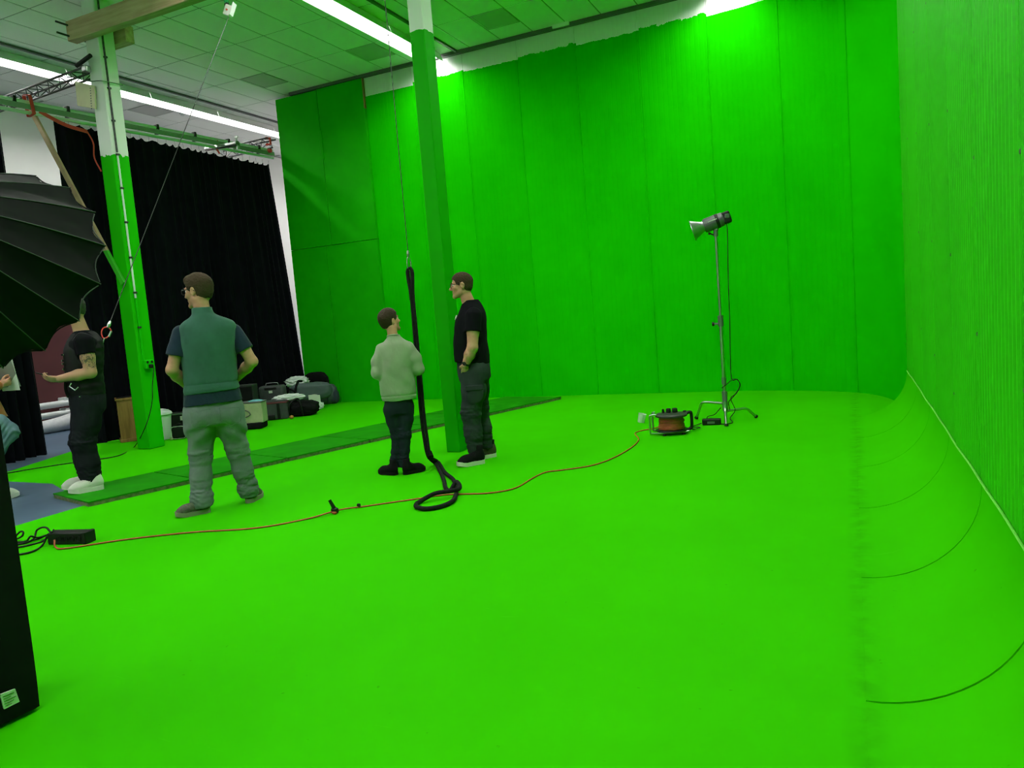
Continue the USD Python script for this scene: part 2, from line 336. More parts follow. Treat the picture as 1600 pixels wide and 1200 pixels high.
wl = structure('wall_left')
obj(wl, 'upper_wall', box((LEFT - .15, -5, 2.6), (LEFT, 16, CEIL)), M['white'])
obj(wl, 'lower_wall', box((LEFT - .15, 12.5, 0), (LEFT, 16, 2.6)), M['white'])
obj(wl, 'lower_wall', box((LEFT - .15, -5, 0), (LEFT, 12.5, 2.6)), M['maroon'], label='maroon painted lower wall')
obj(wl, 'pilaster', box((LEFT, 9.9, 2.6), (LEFT + .22, 10.25, CEIL), .005), M['white'])
for k in range(2): obj(wl, 'pipe', rod((LEFT + .05, 10.42 + .14 * k, 2.6), (LEFT + .05, 10.42 + .14 * k, CEIL), .02), M['white'])
structure_far = structure('wall_far')
obj(structure_far, 'far_wall', box((LEFT, 16, 0), (-9.3, 16.15, CEIL)), M['white'])
obj(structure_far, 'return_wall', box((-9.5, BACK + .21, 0), (-9.38, 16, CEIL)), M['white'])
wf = structure('wall_front')
obj(wf, 'wall', box((LEFT, -5.15, 0), (RIGHT + .2, -5, CEIL)), M['white'])

# ceiling: grid tiles where they show, plain boards beyond
cl = structure('ceiling')
TX, TY, X0, Y0 = .555, 1.19, -7.14, 10.113
ROWS = (-11.05, -6.10, -1.50)
obj(cl, 'roof_deck', box((LEFT - .1, -5.1, CEIL + .03), (RIGHT + .3, 16.1, CEIL + .12)), M['white'])
bars = []
vents = {(0, 0): 'near half'}
for j in range(-5, 5):
    yj = Y0 + TY * j
    for i in range(-11, 13):
        xi = X0 + TX * i
        if xi + TX > -.9 or xi < LEFT or yj > 15.9: continue
        y1 = min(yj + TY, BACK - .005) if xi > -9.5 else yj + TY
        if y1 - yj < .2: continue
        ylo = yj
        if (i, j) in ((0, 0), (4, 0), (-9, 0), (-4, 0)):      # the half bay that holds an air vent
            ylo = yj + TY * .52
        if y1 - ylo < .1: continue
        if yj > 4.5 and (xi > -12 or yj > 6):
            obj(cl, 'ceiling_tile', box((xi + .009, ylo + .009, CEIL), (xi + TX - .009, y1 - .009, CEIL + .025), .004), M['tile'])
for i in range(-11, 13):
    x = X0 + TX * i
    if LEFT < x < -.5: bars.append(box((x - .009, 4.0, CEIL + .006), (x + .009, BACK if x > -9.5 else 16, CEIL + .02)))
for j in range(-5, 5):
    y = Y0 + TY * j
    if y < BACK: bars.append(box((LEFT, y - .009, CEIL + .006), (-.4, y + .009, CEIL + .02)))
    elif y < 16: bars.append(box((LEFT, y - .009, CEIL + .006), (-9.55, y + .009, CEIL + .02)))
obj(cl, 'grid_bar', join(*bars), M['tbar'], kind='stuff')
obj(cl, 'plain_board', box((LEFT, -5, CEIL + .0), (RIGHT + .2, Y0 - 5 * TY, CEIL + .025)), M['tile'])
obj(cl, 'plain_board', box((-.95, Y0 - 5 * TY, CEIL + .0), (RIGHT + .2, BACK, CEIL + .025)), M['tile'])
for k, xr in enumerate(ROWS):
    obj(cl, 'dark_rail', box((xr + .37, 2.0, CEIL - .035), (xr + .41, BACK - .08 if k else 15.9, CEIL - .002)), M['dark_trim'])
for (i, j), lb in (((0, 0), 'grey square air vent in the green-lit ceiling left of the middle light row'), ((4, 0), 'grey square air vent in the ceiling right of the square green column'), ((-9, 0), 'grey square air vent in the pale ceiling left of the left light row'), ((-4, 0), 'grey square air vent in the ceiling between the left light row and the green boards')):
    v = thing('ceiling_vent', lb, 'vent', (X0 + TX * i, Y0 + TY * j, CEIL))
    x, y, z = v.loc
    obj(v, 'frame', join(box((x + .012, y + .012, z - .004), (x + TX - .012, y + .04, z + .02)), box((x + .012, y + .58, z - .004), (x + TX - .012, y + .61, z + .02)), box((x + .012, y + .04, z - .004), (x + .04, y + .58, z + .02)), box((x + TX - .04, y + .04, z - .004), (x + TX - .012, y + .58, z + .02))), M['tile_dark'])
    obj(v, 'grille', box((x + .04, y + .04, z), (x + TX - .04, y + .58, z + .02)), M['tile_dark'])
sd = thing('smoke_detector', 'small white round smoke detector on the ceiling near the left light row', 'smoke detector', (-11.57, 10.89, CEIL))
obj(sd, 'base', lathe([(0, 0), (.06, 0), (.06, -.02), (0, -.02)], 20, (-11.57, 10.89, CEIL), (0, 0, 1)), M['white_plastic'])
obj(sd, 'cap', lathe([(0, -.05), (.03, -.05), (.045, -.02), (0, -.02)], 20, (-11.57, 10.89, CEIL)), M['white_plastic'])

# fluorescent fixtures: a tray with slanting sides that hide the lamp from the side, and the glowing lamp
M['lamp'] = mat('lamp_glow', (1.0, .985, .95), emit=LAMP)
M['tray'] = mat('lamp_tray_white', (.80, .80, .79), .5)
def tray(L):
    pr = [(-.150, -.130), (-.105, -.035), (.105, -.035), (.150, -.130), (.156, -.130), (.112, -.002), (-.112, -.002), (-.156, -.130)]
    v = np.array([(x, y, z) for y in (-L / 2 + .005, L / 2 - .005) for x, z in pr]); n = 8; f = []
    for i in range(n):
        j = (i + 1) % n; f += [[i, n + j, j], [i, n + i, n + j]]
    f += [[0, 1, 6], [0, 6, 7], [1, 2, 5], [1, 5, 6], [2, 3, 4], [2, 4, 5]]
    f += [[n + a, n + c, n + b] for a, b, c in ([0, 1, 6], [0, 6, 7], [1, 2, 5], [1, 5, 6], [2, 3, 4], [2, 4, 5])]
    m = trimesh.Trimesh(v, np.array(f), process=False); m.fix_normals(); return m
FL = 1.52
ORD = ('', 'nearest', 'second', 'third', 'fourth', 'fifth', 'sixth', 'seventh', 'eighth', 'ninth', 'tenth', 'eleventh', 'twelfth', 'thirteenth', 'fourteenth')
lname = ('left', 'middle', 'right'); first = None
for k, xr in enumerate(ROWS):
    y = BACK - .10 - FL / 2 + (3 * FL if k == 0 else 0); n = 0
    while y > -4:
        n += 1
        seen = (k == 0 and 6.5 < y < 13.5) or (k == 1 and y > 8) or (k == 2 and n == 1)
        if k == 0: lb = f'{ORD[n] if n > 1 else "farthest"} white fluorescent ceiling light of the left row, counted from the far wall'
        else: lb = f'{ORD[n]} white fluorescent ceiling light to the green back wall in the {lname[k]} row'
        g = f'fluorescent lights of the {lname[k]} ceiling row'
        if first is None:
            first = thing('ceiling_light', lb, 'light', (xr, y, CEIL - .004), group=g)
            obj(first, 'tray', tray(FL), M['tray'], world=False)
            obj(first, 'lamp', box((-.098, -FL / 2 + .03, -.062), (.098, FL / 2 - .03, -.042), .004), M['lamp'], world=False)
        else: copy_of(first, 'ceiling_light', (xr, y, CEIL - .004), lb, 'light', g)
        y -= FL
# ------------------------------------------------------------ columns
def paint_split(name, base, zc, amp, seed=0):
    """White above a ragged brushed line, green below (paint stays put: depends on the height only)."""
    return usdkit.material(stage, '/World/Looks/' + name, {
        'g': ('geometry', {}), 's': ('separate_xyz', {}), 'n': ('noise_texture', {'scale': 14.0, 'detail': 4.0}),
        'e': ('math', {'math_type': 'multiply_add', 'value2': amp, 'value3': zc - amp / 2}), 'gt': ('math', {'math_type': 'greater_than'}),
        'm': ('mix', {'color1': base, 'color2': (.74, .75, .73)}), 'p': ('principled_bsdf', {'roughness': .5, 'specular_ior_level': .05})},
        [('g.position', 's.vector'), ('g.position', 'n.vector'), ('n.fac', 'e.value1'), ('s.z', 'gt.value1'), ('e.value', 'gt.value2'), ('gt.value', 'm.fac'), ('m.color', 'p.base_color')], surface='p.BSDF')
M['col1'] = paint_split('column_paint_far', (.012, .44, .0005), 3.80, .12)
M['col2'] = paint_split('column_paint_near', (.007, .33, .0004), 4.27, .06)
c1 = thing('column', 'square column by the black curtain, white above and green below, with timber clamped round its top', 'column', (-8.55, 6.86, 0))
obj(c1, 'shaft', box((-8.67, 6.74, 0), (-8.43, 6.98, CEIL), .012), M['col1'])
obj(c1, 'cable_pipe', rod((-8.421, 6.80, 3.83), (-8.421, 6.80, CEIL), .012), M['dark_metal'])
obj(c1, 'cable_pipe', rod((-8.421, 6.80, 1.98), (-8.421, 6.80, 3.80), .013), M['white_plastic'], label='white lower length of the cable pipe')
obj(c1, 'cable_pipe', rod((-8.421, 6.80, 1.16), (-8.421, 6.80, 1.98), .012), M['green'], label='green painted foot of the cable pipe')
for z in (5.0, 4.62, 4.22, 3.80, 3.38, 2.95, 2.5, 2.05, 1.6): obj(c1, 'pipe_clip', box((-8.432, 6.778, z - .012), (-8.400, 6.822, z + .012), .004), M['dark_metal'])
sb = obj(c1, 'socket_box', box((-8.432, 6.79, 1.05), (-8.375, 6.92, 1.17), .008), M['green'], label='green painted twin socket box')
obj(sb, 'plug', rbox((-8.362, 6.855, 1.085), (.05, .05, .05), .012), M['black_plastic'])
for y in (6.82, 6.885): obj(sb, 'socket', lathe([(0, 0), (.016, 0), (.018, .004), (0, .004)], 12, (-8.375, y, 1.14), (1, 0, 0)), M['black_plastic'])
c2 = thing('column', 'square green column beside the man in the black t-shirt, its top left white', 'column', (-3.84, 6.79, 0))
obj(c2, 'shaft', box((-3.925, 6.69, 0), (-3.76, 6.89, CEIL), .008), M['col2'])

# timbers clamped round the far column
t = thing('timber_beam', 'long wooden beam clamped across the front of the white and green column', 'beam', (-7.4, 6.66, 5.33))
obj(t, 'beam', box((-8.80, 6.595, 5.215), (-5.8, 6.725, 5.455), .008), M['timber'])
for z in (5.27, 5.40): obj(t, 'threaded_rod', rod((-8.76, 6.44, z), (-8.76, 7.14, z), .012), M['dark_metal'])
t = thing('timber_beam', 'short wooden block clamped behind the white and green column', 'beam', (-8.55, 7.07, 5.33))
obj(t, 'block', box((-8.80, 7.0, 5.215), (-8.25, 7.13, 5.43), .008), M['timber'])
# leaning strut
M['strut'] = usdkit.material(stage, '/World/Looks/strut_wood', {
    'g': ('geometry', {}), 's': ('separate_xyz', {}), 'gt': ('math', {'math_type': 'greater_than', 'value2': 2.62}), 'n': ('noise_texture', {'scale': 9.0, 'detail': 4.0}),
    'r': ('rgb_ramp', {'ramp': [(.3, (.40, .29, .16)), (.7, (.28, .19, .10))]}), 'm': ('mix', {'color1': (.02, .40, .001)}), 'p': ('principled_bsdf', {'roughness': .6})},
    [('g.position', 's.vector'), ('s.z', 'gt.value1'), ('g.position', 'n.vector'), ('n.fac', 'r.fac'), ('r.color', 'm.color2'), ('gt.value', 'm.fac'), ('m.color', 'p.base_color')], surface='p.BSDF')
A, B = np.array([-9.86, 6.70, 4.66]), np.array([-8.50, 6.715, 2.17])
d = B - A; ln = np.linalg.norm(d)
m = box((-.036, -.018, 0), (.036, .018, ln), .004); m.apply_transform(trimesh.geometry.align_vectors([0, 0, 1], d / ln)); m.apply_translation(A)
single('wooden_strut', m, M['strut'], 'long slanting wooden strut from the curtain rail down to the column, its foot painted green', 'strut')

# ------------------------------------------------------------ rail, trusses, things hung from them
RA, RB = np.array([-9.75, 4.6, 4.53]), np.array([-9.72, 11.17, 4.69])
M['dark_web'] = mat('rail_web_shade', (.20, .27, .21), .5)  # darker than the tubes: shade of the recess put into the colour
rl = thing('curtain_rail', 'long pale metal twin-tube rail coloured with green reflection above the black curtain', 'rail', (RA + RB) / 2)
for s, nm in ((.072, 'top_tube'), (-.062, 'bottom_tube')): obj(rl, nm, rod(RA + [0, 0, s], RB + [0, 0, s], .025, 10), M['alu'])
obj(rl, 'web', box((-9.742, 4.6, -.03), (-9.728, 11.17, .04)).apply_transform(np.array([[1, (RB - RA)[0] / 6.57, 0, -.033 * 0], [0, 1, 0, 0], [0, (RB - RA)[2] / 6.57, 1, RA[2] - 4.6 * (RB - RA)[2] / 6.57], [0, 0, 0, 1]])), M['dark_web'])
for k in range(9):
    p = RA + (RB - RA) * (k + .5) / 9
    obj(rl, 'clip', box(p + [-.04, -.02, -.03], p + [.04, .02, .12], .004), M['black_plastic'])
def lattice(name, a, b, w, h, label, pitch=.11, mat_=None):
    a, b = np.array(a, float), np.array(b, float); d = (b - a) / np.linalg.norm(b - a); side = np.cross(d, [0, 0, 1.0])
    t = thing(name, label, 'truss', (a + b) / 2); n = max(2, int(np.linalg.norm(b - a) / pitch)); mm = mat_ or M['dark_metal']
    offs = [side * w / 2 + [0, 0, h / 2], -side * w / 2 + [0, 0, h / 2], side * 0 - np.array([0, 0, h / 2])]
    for o in offs: obj(t, 'chord', rod(a + o, b + o, .014, 8), mm)
    zs = []
    for i, j in ((0, 2), (1, 2), (0, 1)):
        for k in range(n):
            p, q = a + (b - a) * k / n, a + (b - a) * (k + 1) / n
            zs.append(rod(p + offs[i if k % 2 == 0 else j], q + offs[j if k % 2 == 0 else i], .006, 5))
    obj(t, 'lattice', join(*zs), mm, kind='stuff')
    return t
lattice('truss', (-12.3, 6.75, 4.71), (-8.69, 6.75, 4.83), .17, .12, 'dark lattice truss running from the left edge to the white top of the column')
lattice('truss', (-10.9, 11.05, 4.86), (-9.60, 11.05, 4.86), .20, .16, 'short dark lattice truss at the far end of the curtain rail, tied with red', .14)
s = thing('truss_clamp', 'black clamps and steel hooks where the lattice truss meets the column', 'clamp', (-8.6, 6.70, 4.9))
obj(s, 'tube', rod((-8.78, 6.66, 4.93), (-8.50, 6.66, 5.0), .026), M['black_plastic']); obj(s, 'jaw', rbox((-8.62, 6.67, 4.86), (.09, .08, .08), .02), M['chrome'])
obj(s, 'wire', tube(spline([(-8.72, 6.7, 4.75), (-8.6, 6.71, 4.72), (-8.42, 6.72, 4.69), (-8.40, 6.99, 4.70)]), .006, 6), M['chrome'])
q = [at(117, 127, 1, 6.70), at(147, 134, 1, 6.70), at(149, 170, 1, 6.70), at(121, 165, 1, 6.70)]
v = np.array(q + [p + np.array([0, .018, 0]) for p in q]); f = [[0, 2, 1], [0, 3, 2], [4, 5, 6], [4, 6, 7]] + sum([[[i, (i + 1) % 4, (i + 1) % 4 + 4], [i, (i + 1) % 4 + 4, i + 4]] for i in range(4)], [])
bd = thing('hanging_board', 'cream perforated board hanging from the truss beside the column', 'board', v.mean(0))
obj(bd, 'board', trimesh.Trimesh(v, f), M['cream'])
obj(bd, 'hole_row', join(*[box(q[1] * (1 - (k + .5) / 9) + q[2] * (k + .5) / 9 + [-.07 - .009, -.002, -.006], q[1] * (1 - (k + .5) / 9) + q[2] * (k + .5) / 9 + [-.07 + .009, .001, .006]) for k in range(9)]), M['dark_trim'], kind='stuff')
st = thing('ratchet_strap', 'orange-red strap wound round the rail and truss with a hanging tail', 'strap', (-9.75, 6.7, 4.6))
obj(st, 'loop', tube([(-9.80, 6.62, 4.76), (-9.69, 6.62, 4.74), (-9.68, 6.64, 4.50), (-9.80, 6.64, 4.48), (-9.81, 6.62, 4.75)], .02, 6, flat=(1.3, .35)), M['red'])
obj(st, 'band', tube(spline([(-9.72, 6.74, 4.56), (-9.68, 7.05, 4.44), (-9.66, 7.36, 4.40)]), .024, 6, flat=(.25, 1.2)), M['red'])
obj(st, 'tail', tube(spline([(-9.66, 7.36, 4.40), (-9.645, 7.42, 4.25), (-9.66, 7.42, 4.05), (-9.62, 7.47, 3.86)]), .012, 6, flat=(.3, 1)), M['red'])
pt = thing('scaffold_tube', 'silver tube with a clamp on its end lying across the rail above the curtain', 'tube', (-9.6, 9.9, 4.8))
P0, P1 = at(322, 236, 0, -9.95), at(368, 225, 0, -9.30)
obj(pt, 'tube', rod(P0 + [0, 0, .03], P1, .038, 14), M['chrome'])
obj(pt, 'clamp', join(lathe([(.03, -.03), (.05, -.03), (.05, .03), (.03, .03)], 12, P1 + [.02, 0, 0], (1, 0, 0)), rod(P1 + [.03, 0, .02], P1 + [.03, 0, .10], .014), rod(P1 + [.03, 0, -.10], P1 + [.03, 0, -.02], .02), rbox(P1 + [.03, 0, .11], (.07, .02, .04), .008)), M['chrome'])
obj(pt, 'tie', tube([at(340, 224, 0, -9.72) + [0, 0, .05], at(339, 233, 0, -9.70), at(343, 240, 0, -9.70)], .016, 6), M['red'])
obj(st, 'far_tie', join(rbox((-9.62, 11.10, 4.86), (.06, .05, .07), .012), rbox((-9.63, 11.12, 4.70), (.06, .05, .06), .012)), M['red']) if False else None
ft = thing('strap_tie', 'red strap tie at the far end of the curtain rail', 'strap', (-9.62, 11.0, 4.78))
obj(ft, 'loop', tube([(-9.69, 11.0, 4.96), (-9.60, 11.0, 4.94), (-9.61, 11.02, 4.84), (-9.70, 11.0, 4.84)], .022, 6), M['red'])
obj(ft, 'knot', rbox((-9.66, 11.03, 4.73), (.09, .06, .07), .02), M['red'])

# ------------------------------------------------------------ curtains
def curtain(name, a, b, z1, z0, folds, amp, label, seed, n=None, sway=.0, flare=0.0):
    a, b = np.array(a, float), np.array(b, float); L = np.linalg.norm(b - a); d = (b - a) / L; nn = np.array([-d[1], d[0]])
    n = n or int(folds * 14); nz = 14; rng = np.random.default_rng(seed)
    s = np.linspace(0, 1, n); ph = 2 * np.pi * folds * (s + .012 * np.sin(s * 17 + seed) + .008 * np.sin(s * 41))
    prof = np.sin(ph) + .35 * np.sin(2 * ph + 1 + 3 * s) + .25 * np.sin(.37 * ph + seed)
    rows = []
    for k in range(nz):
        t = k / (nz - 1); z = z1 + (z0 - z1) * t
        o = amp * (.55 + .45 * t) * prof * (1 + .25 * np.sin(9 * s + 4 * t)) + sway * t * np.sin(3 * s + seed)
        zz = z + (.035 * np.abs(np.sin(ph / 2)) ** 3 * -1 + .02 if k == 0 else 0)
        sl = s * L + flare * t * s ** 4
        rows.append(np.c_[a[0] + d[0] * sl + nn[0] * o, a[1] + d[1] * sl + nn[1] * o, np.full(n, 1) * zz])
    v = np.vstack(rows); v2 = v + np.r_[nn, 0] * .006; N = len(v); f = []
    for k in range(nz - 1):
        for i in range(n - 1):
            p = k * n + i; f += [[p, p + n, p + 1], [p + 1, p + n, p + n + 1], [N + p, N + p + 1, N + p + n], [N + p + 1, N + p + n + 1, N + p + n]]
    for i in range(n - 1):
        f += [[i, i + 1, N + i + 1], [i, N + i + 1, N + i]]; q = (nz - 1) * n + i; f += [[q, N + q + 1, q + 1], [q, N + q, N + q + 1]]
    for k in range(nz - 1):
        p = k * n; f += [[p, N + p, N + p + n], [p, N + p + n, p + n]]; p = k * n + n - 1; f += [[p, N + p + n, N + p], [p, p + n, N + p + n]]
    t = thing(name, label, 'curtain', ((a + b) / 2)[[0, 1]].tolist() + [z1])
    obj(t, 'drape', trimesh.Trimesh(np.vstack([v, v2]), f, process=False), M['black_cloth'], smooth=60)
    hk = [rod((a[0] + d[0] * L * u, a[1] + d[1] * L * u, z1 - .01), (a[0] + d[0] * L * u, a[1] + d[1] * L * u, z1 + .09), .003, 4) for u in np.linspace(.01, .99, folds)]
    obj(t, 'hook_row', join(*hk), M['chrome'], kind='stuff')
    return t
curtain('stage_curtain', (-9.84, 7.02), (-9.80, 11.17), 4.50, .015, 26, .046, 'wide black pleated curtain hanging from the rail along the left side', 3, flare=.42)
curtain('stage_curtain', (-9.42, 4.45), (-9.93, 6.30), 4.45, .012, 12, .075, 'black curtain at the left edge behind the softbox and the person in the orange jacket', 8)

# pipes and roll by the maroon wall
for k, (p, q) in enumerate(((at(50, 638, 0, -12.75), at(110, 628, 0, -12.75)), (at(50, 653, 0, -12.75), at(110, 644, 0, -12.75)))):
    pp = thing('wall_pipe', ('upper', 'lower')[k] + ' white horizontal heating pipe along the maroon wall', 'pipe', (p + q) / 2)
    dv = (q - p) / np.linalg.norm(q - p); dv[2] = 0; zc = (p[2] + q[2]) / 2
    obj(pp, 'pipe', rod((-12.75, 6.5, zc), (-12.75, 11.0, zc), .058, 14), M['white_plastic'])
    for yb in (7.2, 8.62, 10.0): obj(pp, 'bracket', box((-12.9, yb - .06, zc - .03), (-12.72, yb + .06, zc + .10 - .02 * k), .01), M['white_plastic'])
m = tube(spline([(-12.45, 7.6, .10), (-12.40, 8.2, .12), (-12.42, 8.7, .16), (-12.44, 9.3, .19)]), np.linspace(.09, .20, 37), 14); m.vertices[:, 2] = np.maximum(m.vertices[:, 2], .0)
single('paper_roll', m, M['white_cloth'], 'pale crumpled roll lying on the blue floor along the maroon wall', 'roll', smooth=50)

# ------------------------------------------------------------ floor mats
nl, nr, fr_, fl_ = np.array([-6.95, 4.43]), np.array([-6.16, 4.22]), np.array([-4.17, 10.78]), np.array([-5.23, 10.98])
cuts = [0, .142, .29, .453, .60, .73, .875, 1.0]
M['mat_edge'] = mat('mat_edge', (.05, .14, .02), .7, (.20, .18, .10), 25)
where = ('nearest one, under the white sneakers', 'second from the near end', 'third, behind the green vest', 'fourth, left of the boy', 'fifth, behind the boy and sling', 'sixth, behind the black t-shirt', 'farthest, by the back wall')
for k in range(7):
    a, b = cuts[k] + .0015, cuts[k + 1] - .0015
    q = [nl + (fl_ - nl) * a, nr + (fr_ - nr) * a, nr + (fr_ - nr) * b, nl + (fl_ - nl) * b]
    c = np.mean(q, 0)
    t = thing('floor_mat', 'flat green floor mat of the row, ' + where[k], 'mat', (c[0], c[1], 0), group='green floor mats in a row')
    poly = sg.Polygon(q)
    obj(t, 'top_sheet', slab(poly, .045, .010), M['green_mat'])
    obj(t, 'core', slab(poly.buffer(-.004), .035, .035), M['mat_edge'], label='dark worn edge of the mat')

# ------------------------------------------------------------ hanging sling and wire
SX, SY = -3.77, 6.04
w = thing('hanging_wire', 'thin steel wire hanging from the ceiling with a hook that holds the black sling', 'wire', (SX, SY, 3))
obj(w, 'wire', rod((SX, SY, 2.06), (SX, SY, CEIL), .0035, 6), M['dark_metal'])
obj(w, 'swivel', lathe([(0, -.035), (.012, -.03), (.016, 0), (.010, .03), (0, .035)], 12, (SX, SY, 2.03)), M['chrome'])
th = np.linspace(0, 2 * np.pi, 24, endpoint=False)
obj(w, 'carabiner', tube(np.c_[SX + .017 * np.sin(th) * .6, SY + .017 * np.sin(th), 1.94 + .062 * np.cos(th)], .006, 8, closed=True), M['chrome'])
rp = thing('lifting_sling', 'long padded black rope sling hanging beside the boy, looped on the floor', 'rope', (SX, SY, 0))
g0 = fl(688, 731); 
left = [(SX, SY, 1.905), (SX - .020, SY - .004, 1.87), (SX - .022, SY, 1.79), (SX - .010, SY, 1.66), (SX - .012, SY, 1.30), (SX - .018, SY, .9), (SX - .014, SY - .01, .5), (SX + .015, SY - .04, .28), (-3.70, 5.95, .12)]
right = [(SX, SY, 1.905), (SX + .020, SY + .004, 1.87), (SX + .022, SY, 1.79), (SX + .012, SY, 1.66), (SX + .014, SY, 1.30), (SX + .015, SY, .9), (SX + .02, SY - .01, .5), (SX + .05, SY - .04, .28), (-3.66, 5.93, .12)]
zf = .018
lp = [fl(px, py, zf) for px, py in ((684, 722), (695, 738), (708, 749), (713, 762), (712, 774), (707, 783), (690, 791), (665, 795), (650, 791), (656, 784), (680, 778), (705, 774), (719, 769))]
rp2 = [fl(px, py, zf) for px, py in ((680, 724), (689, 739), (694, 752), (696, 762), (703, 767), (714, 764))]
lpz = np.array(lp); lpz[10:13, 2] += .035; lpz[5, 2] += .0
rpz = np.array(rp2); rpz[5, 2] += .06
for pts, nm in ((np.vstack([right, lpz, rpz[::-1], np.array(left)[::-1]]), 'sling'),):
    cc = spline(pts, 8); cc[:, 2] = np.maximum(cc[:, 2], .0178)
    hz = cc[:, 2]; rr = .0145 + .004 * np.clip((hz - 1.62) / .1, 0, 1) * np.clip((1.92 - hz) / .06, 0, 1) + .003 * np.clip((.15 - hz) / .1, 0, 1)
    obj(rp, nm, tube(cc, rr, 10), M['rope'], smooth=True)
obj(rp, 'binding', tube([(-3.69, 5.955, .15), (-3.66, 5.93, .11)], .032, 10), M['rope'])
obj(rp, 'wrap', tube([(SX, SY, 1.70), (SX, SY, 1.60)], [.028, .026], 10), M['rope'])

# flying rig: white pulley box, wire down to the harness
PB = EYE + ((357 - 800) / FPX * CAM_R - (17 - 600) / FPX * CAM_U + CAM_F) * 9.0
HK = up(164, 524, (-6.575, 4.865))
pl = thing('pulley_box', 'small white pulley box hanging near the ceiling by a bright green sling', 'pulley', PB)
pb = obox(PB, (.085, .075, .125), .35, .006, (.45, (0, 1, 0)))
obj(pl, 'housing', pb, M['white_plastic']); obj(pl, 'side_plate', obox(PB + [.07, -.0, .0], (.012, .09, .15), .35, .002, (.45, (0, 1, 0))), M['white_plastic'])
obj(pl, 'bolt', lathe([(0, -.05), (.01, -.05), (.01, .05), (0, .05)], 10, PB, (.3, -1, 0)), M['red'])
obj(pl, 'shackle', rbox(PB + [-.035, .02, .085], (.05, .04, .05), .012), M['black_plastic'])
M['sling_green'] = mat('sling_green', (.03, .45, .16), .6)
obj(pl, 'sling', tube(spline([PB + [-.03, .02, .10], PB + [-.06, .03, .2], PB + [-.05, .03, CEIL - PB[2]]]), .026, 8), M['sling_green'])
fw = thing('flying_wire', 'thin slanting steel wire from the pulley box to the harness, ending in a red carabiner', 'wire', (PB + HK) / 2)
obj(fw, 'wire', rod(PB - [0, 0, .06], HK + (PB - HK) / np.linalg.norm(PB - HK) * .14, .004, 6), M['dark_metal'])
dr = (PB - HK) / np.linalg.norm(PB - HK)
obj(fw, 'swivel', lathe([(0, -.04), (.014, -.035), (.018, 0), (.012, .035), (0, .04)], 10, HK + dr * .12, dr), M['chrome'])
e1 = np.cross(dr, [-.80, .58, .05]); e1 /= np.linalg.norm(e1)
obj(fw, 'carabiner', tube(np.array([HK + dr * (.028 + .06 * math.cos(a)) + e1 * .038 * math.sin(a) * (1 + .25 * math.cos(a)) for a in th]), .0065, 8, closed=True), M['red'])
obj(fw, 'gate', rod(HK + dr * .06 - e1 * .037, HK - dr * .0 - e1 * .034, .010, 8), M['chrome'])
# ------------------------------------------------------------ octagonal-style softbox seen from behind, upper left
OC, OA = np.array([-3.851, 2.354, 1.820]), np.array([-.385, .845, -.372]); OA /= np.linalg.norm(OA)
OE1, OE2 = np.array([.910, .415, 0]), np.array([-.154, .338, .928])
OE1 /= np.linalg.norm(OE1); OE2 = np.cross(OE1, OA); OE2 /= np.linalg.norm(OE2)
OR, OL, ORO, OPW, ON = .532, .667, 1.332, .668, 16
def opt(s, k, sag=0.0, r=1.0):
    an = ORO + 2 * np.pi * k / ON; rr = OR * s ** OPW * r
    return OC - OA * OL * (1 - s) + rr * (math.cos(an) * OE1 + math.sin(an) * OE2)
sbx = thing('softbox', 'large black many-ribbed round softbox seen from behind at the left edge', 'softbox', OC)
SV = np.linspace(.02, 1, 15)
for k in range(ON):
    a0, v, f = k, [], []; nu = 9
    for s in SV:
        p, q = opt(s, k), opt(s, k + 1)
        for u in np.linspace(0, 1, nu):
            m_ = p * (1 - u) + q * u; ax = OC - OA * OL * (1 - s)
            pull = 1 - .055 * math.sin(math.pi * u) * s + .012 * math.sin(9 * u + 14 * s + k) * s * math.sin(math.pi * u)
            edge = OA * (-.022 * math.sin(math.pi * u) if s == 1 else 0)
            v.append(ax + (m_ - ax) * pull + edge)
    for i in range(len(SV) - 1):
        for j in range(nu - 1):
            p = i * nu + j; f += [[p, p + 1, p + nu + 1], [p, p + nu + 1, p + nu]]
    v = np.array(v); m_ = trimesh.Trimesh(v, f, process=False); inn = trimesh.Trimesh(v * .996 + OC * .004, np.array(f)[:, ::-1], process=False)
    obj(sbx, 'panel', join(m_, inn), M['soft_black'], smooth=60)
    obj(sbx, 'rib', tube([opt(s, k, r=1.004) for s in SV], .003, 6), M['piping'])
for k in range(ON):
    ed = []
    p, q = opt(1, k), opt(1, k + 1)
    for u in np.linspace(.05, .95, 9):
        m_ = p * (1 - u) + q * u; ed.append(OC + (m_ - OC) * (1 - .052 * math.sin(math.pi * u)) - OA * .020 * math.sin(math.pi * u))
    obj(sbx, 'rim_tape', tube(ed, .0035, 5), M['piping'] if k in (11, 12, 13) else M['soft_black'])
HB = OC - OA * OL
obj(sbx, 'hub', lathe([(0, -.05), (.08, -.05), (.09, 0), (.06, .06), (0, .06)], 20, HB, OA), M['grey_metal'])
ol = thing('softbox_stand', 'light stand carrying the black softbox, just outside the left edge', 'stand', (HB[0], HB[1], 0))
obj(ol, 'pole', rod((HB[0] - .02, HB[1], .02), (HB[0] - .02, HB[1], HB[2] - .09), .018, 12), M['black_plastic'])
for a in (2.2, 3.3, 4.2): obj(ol, 'leg', rod((HB[0] - .02, HB[1], .55), (HB[0] - .02 + .4 * math.cos(a), HB[1] + .4 * math.sin(a), .015), .012, 8), M['black_plastic'])

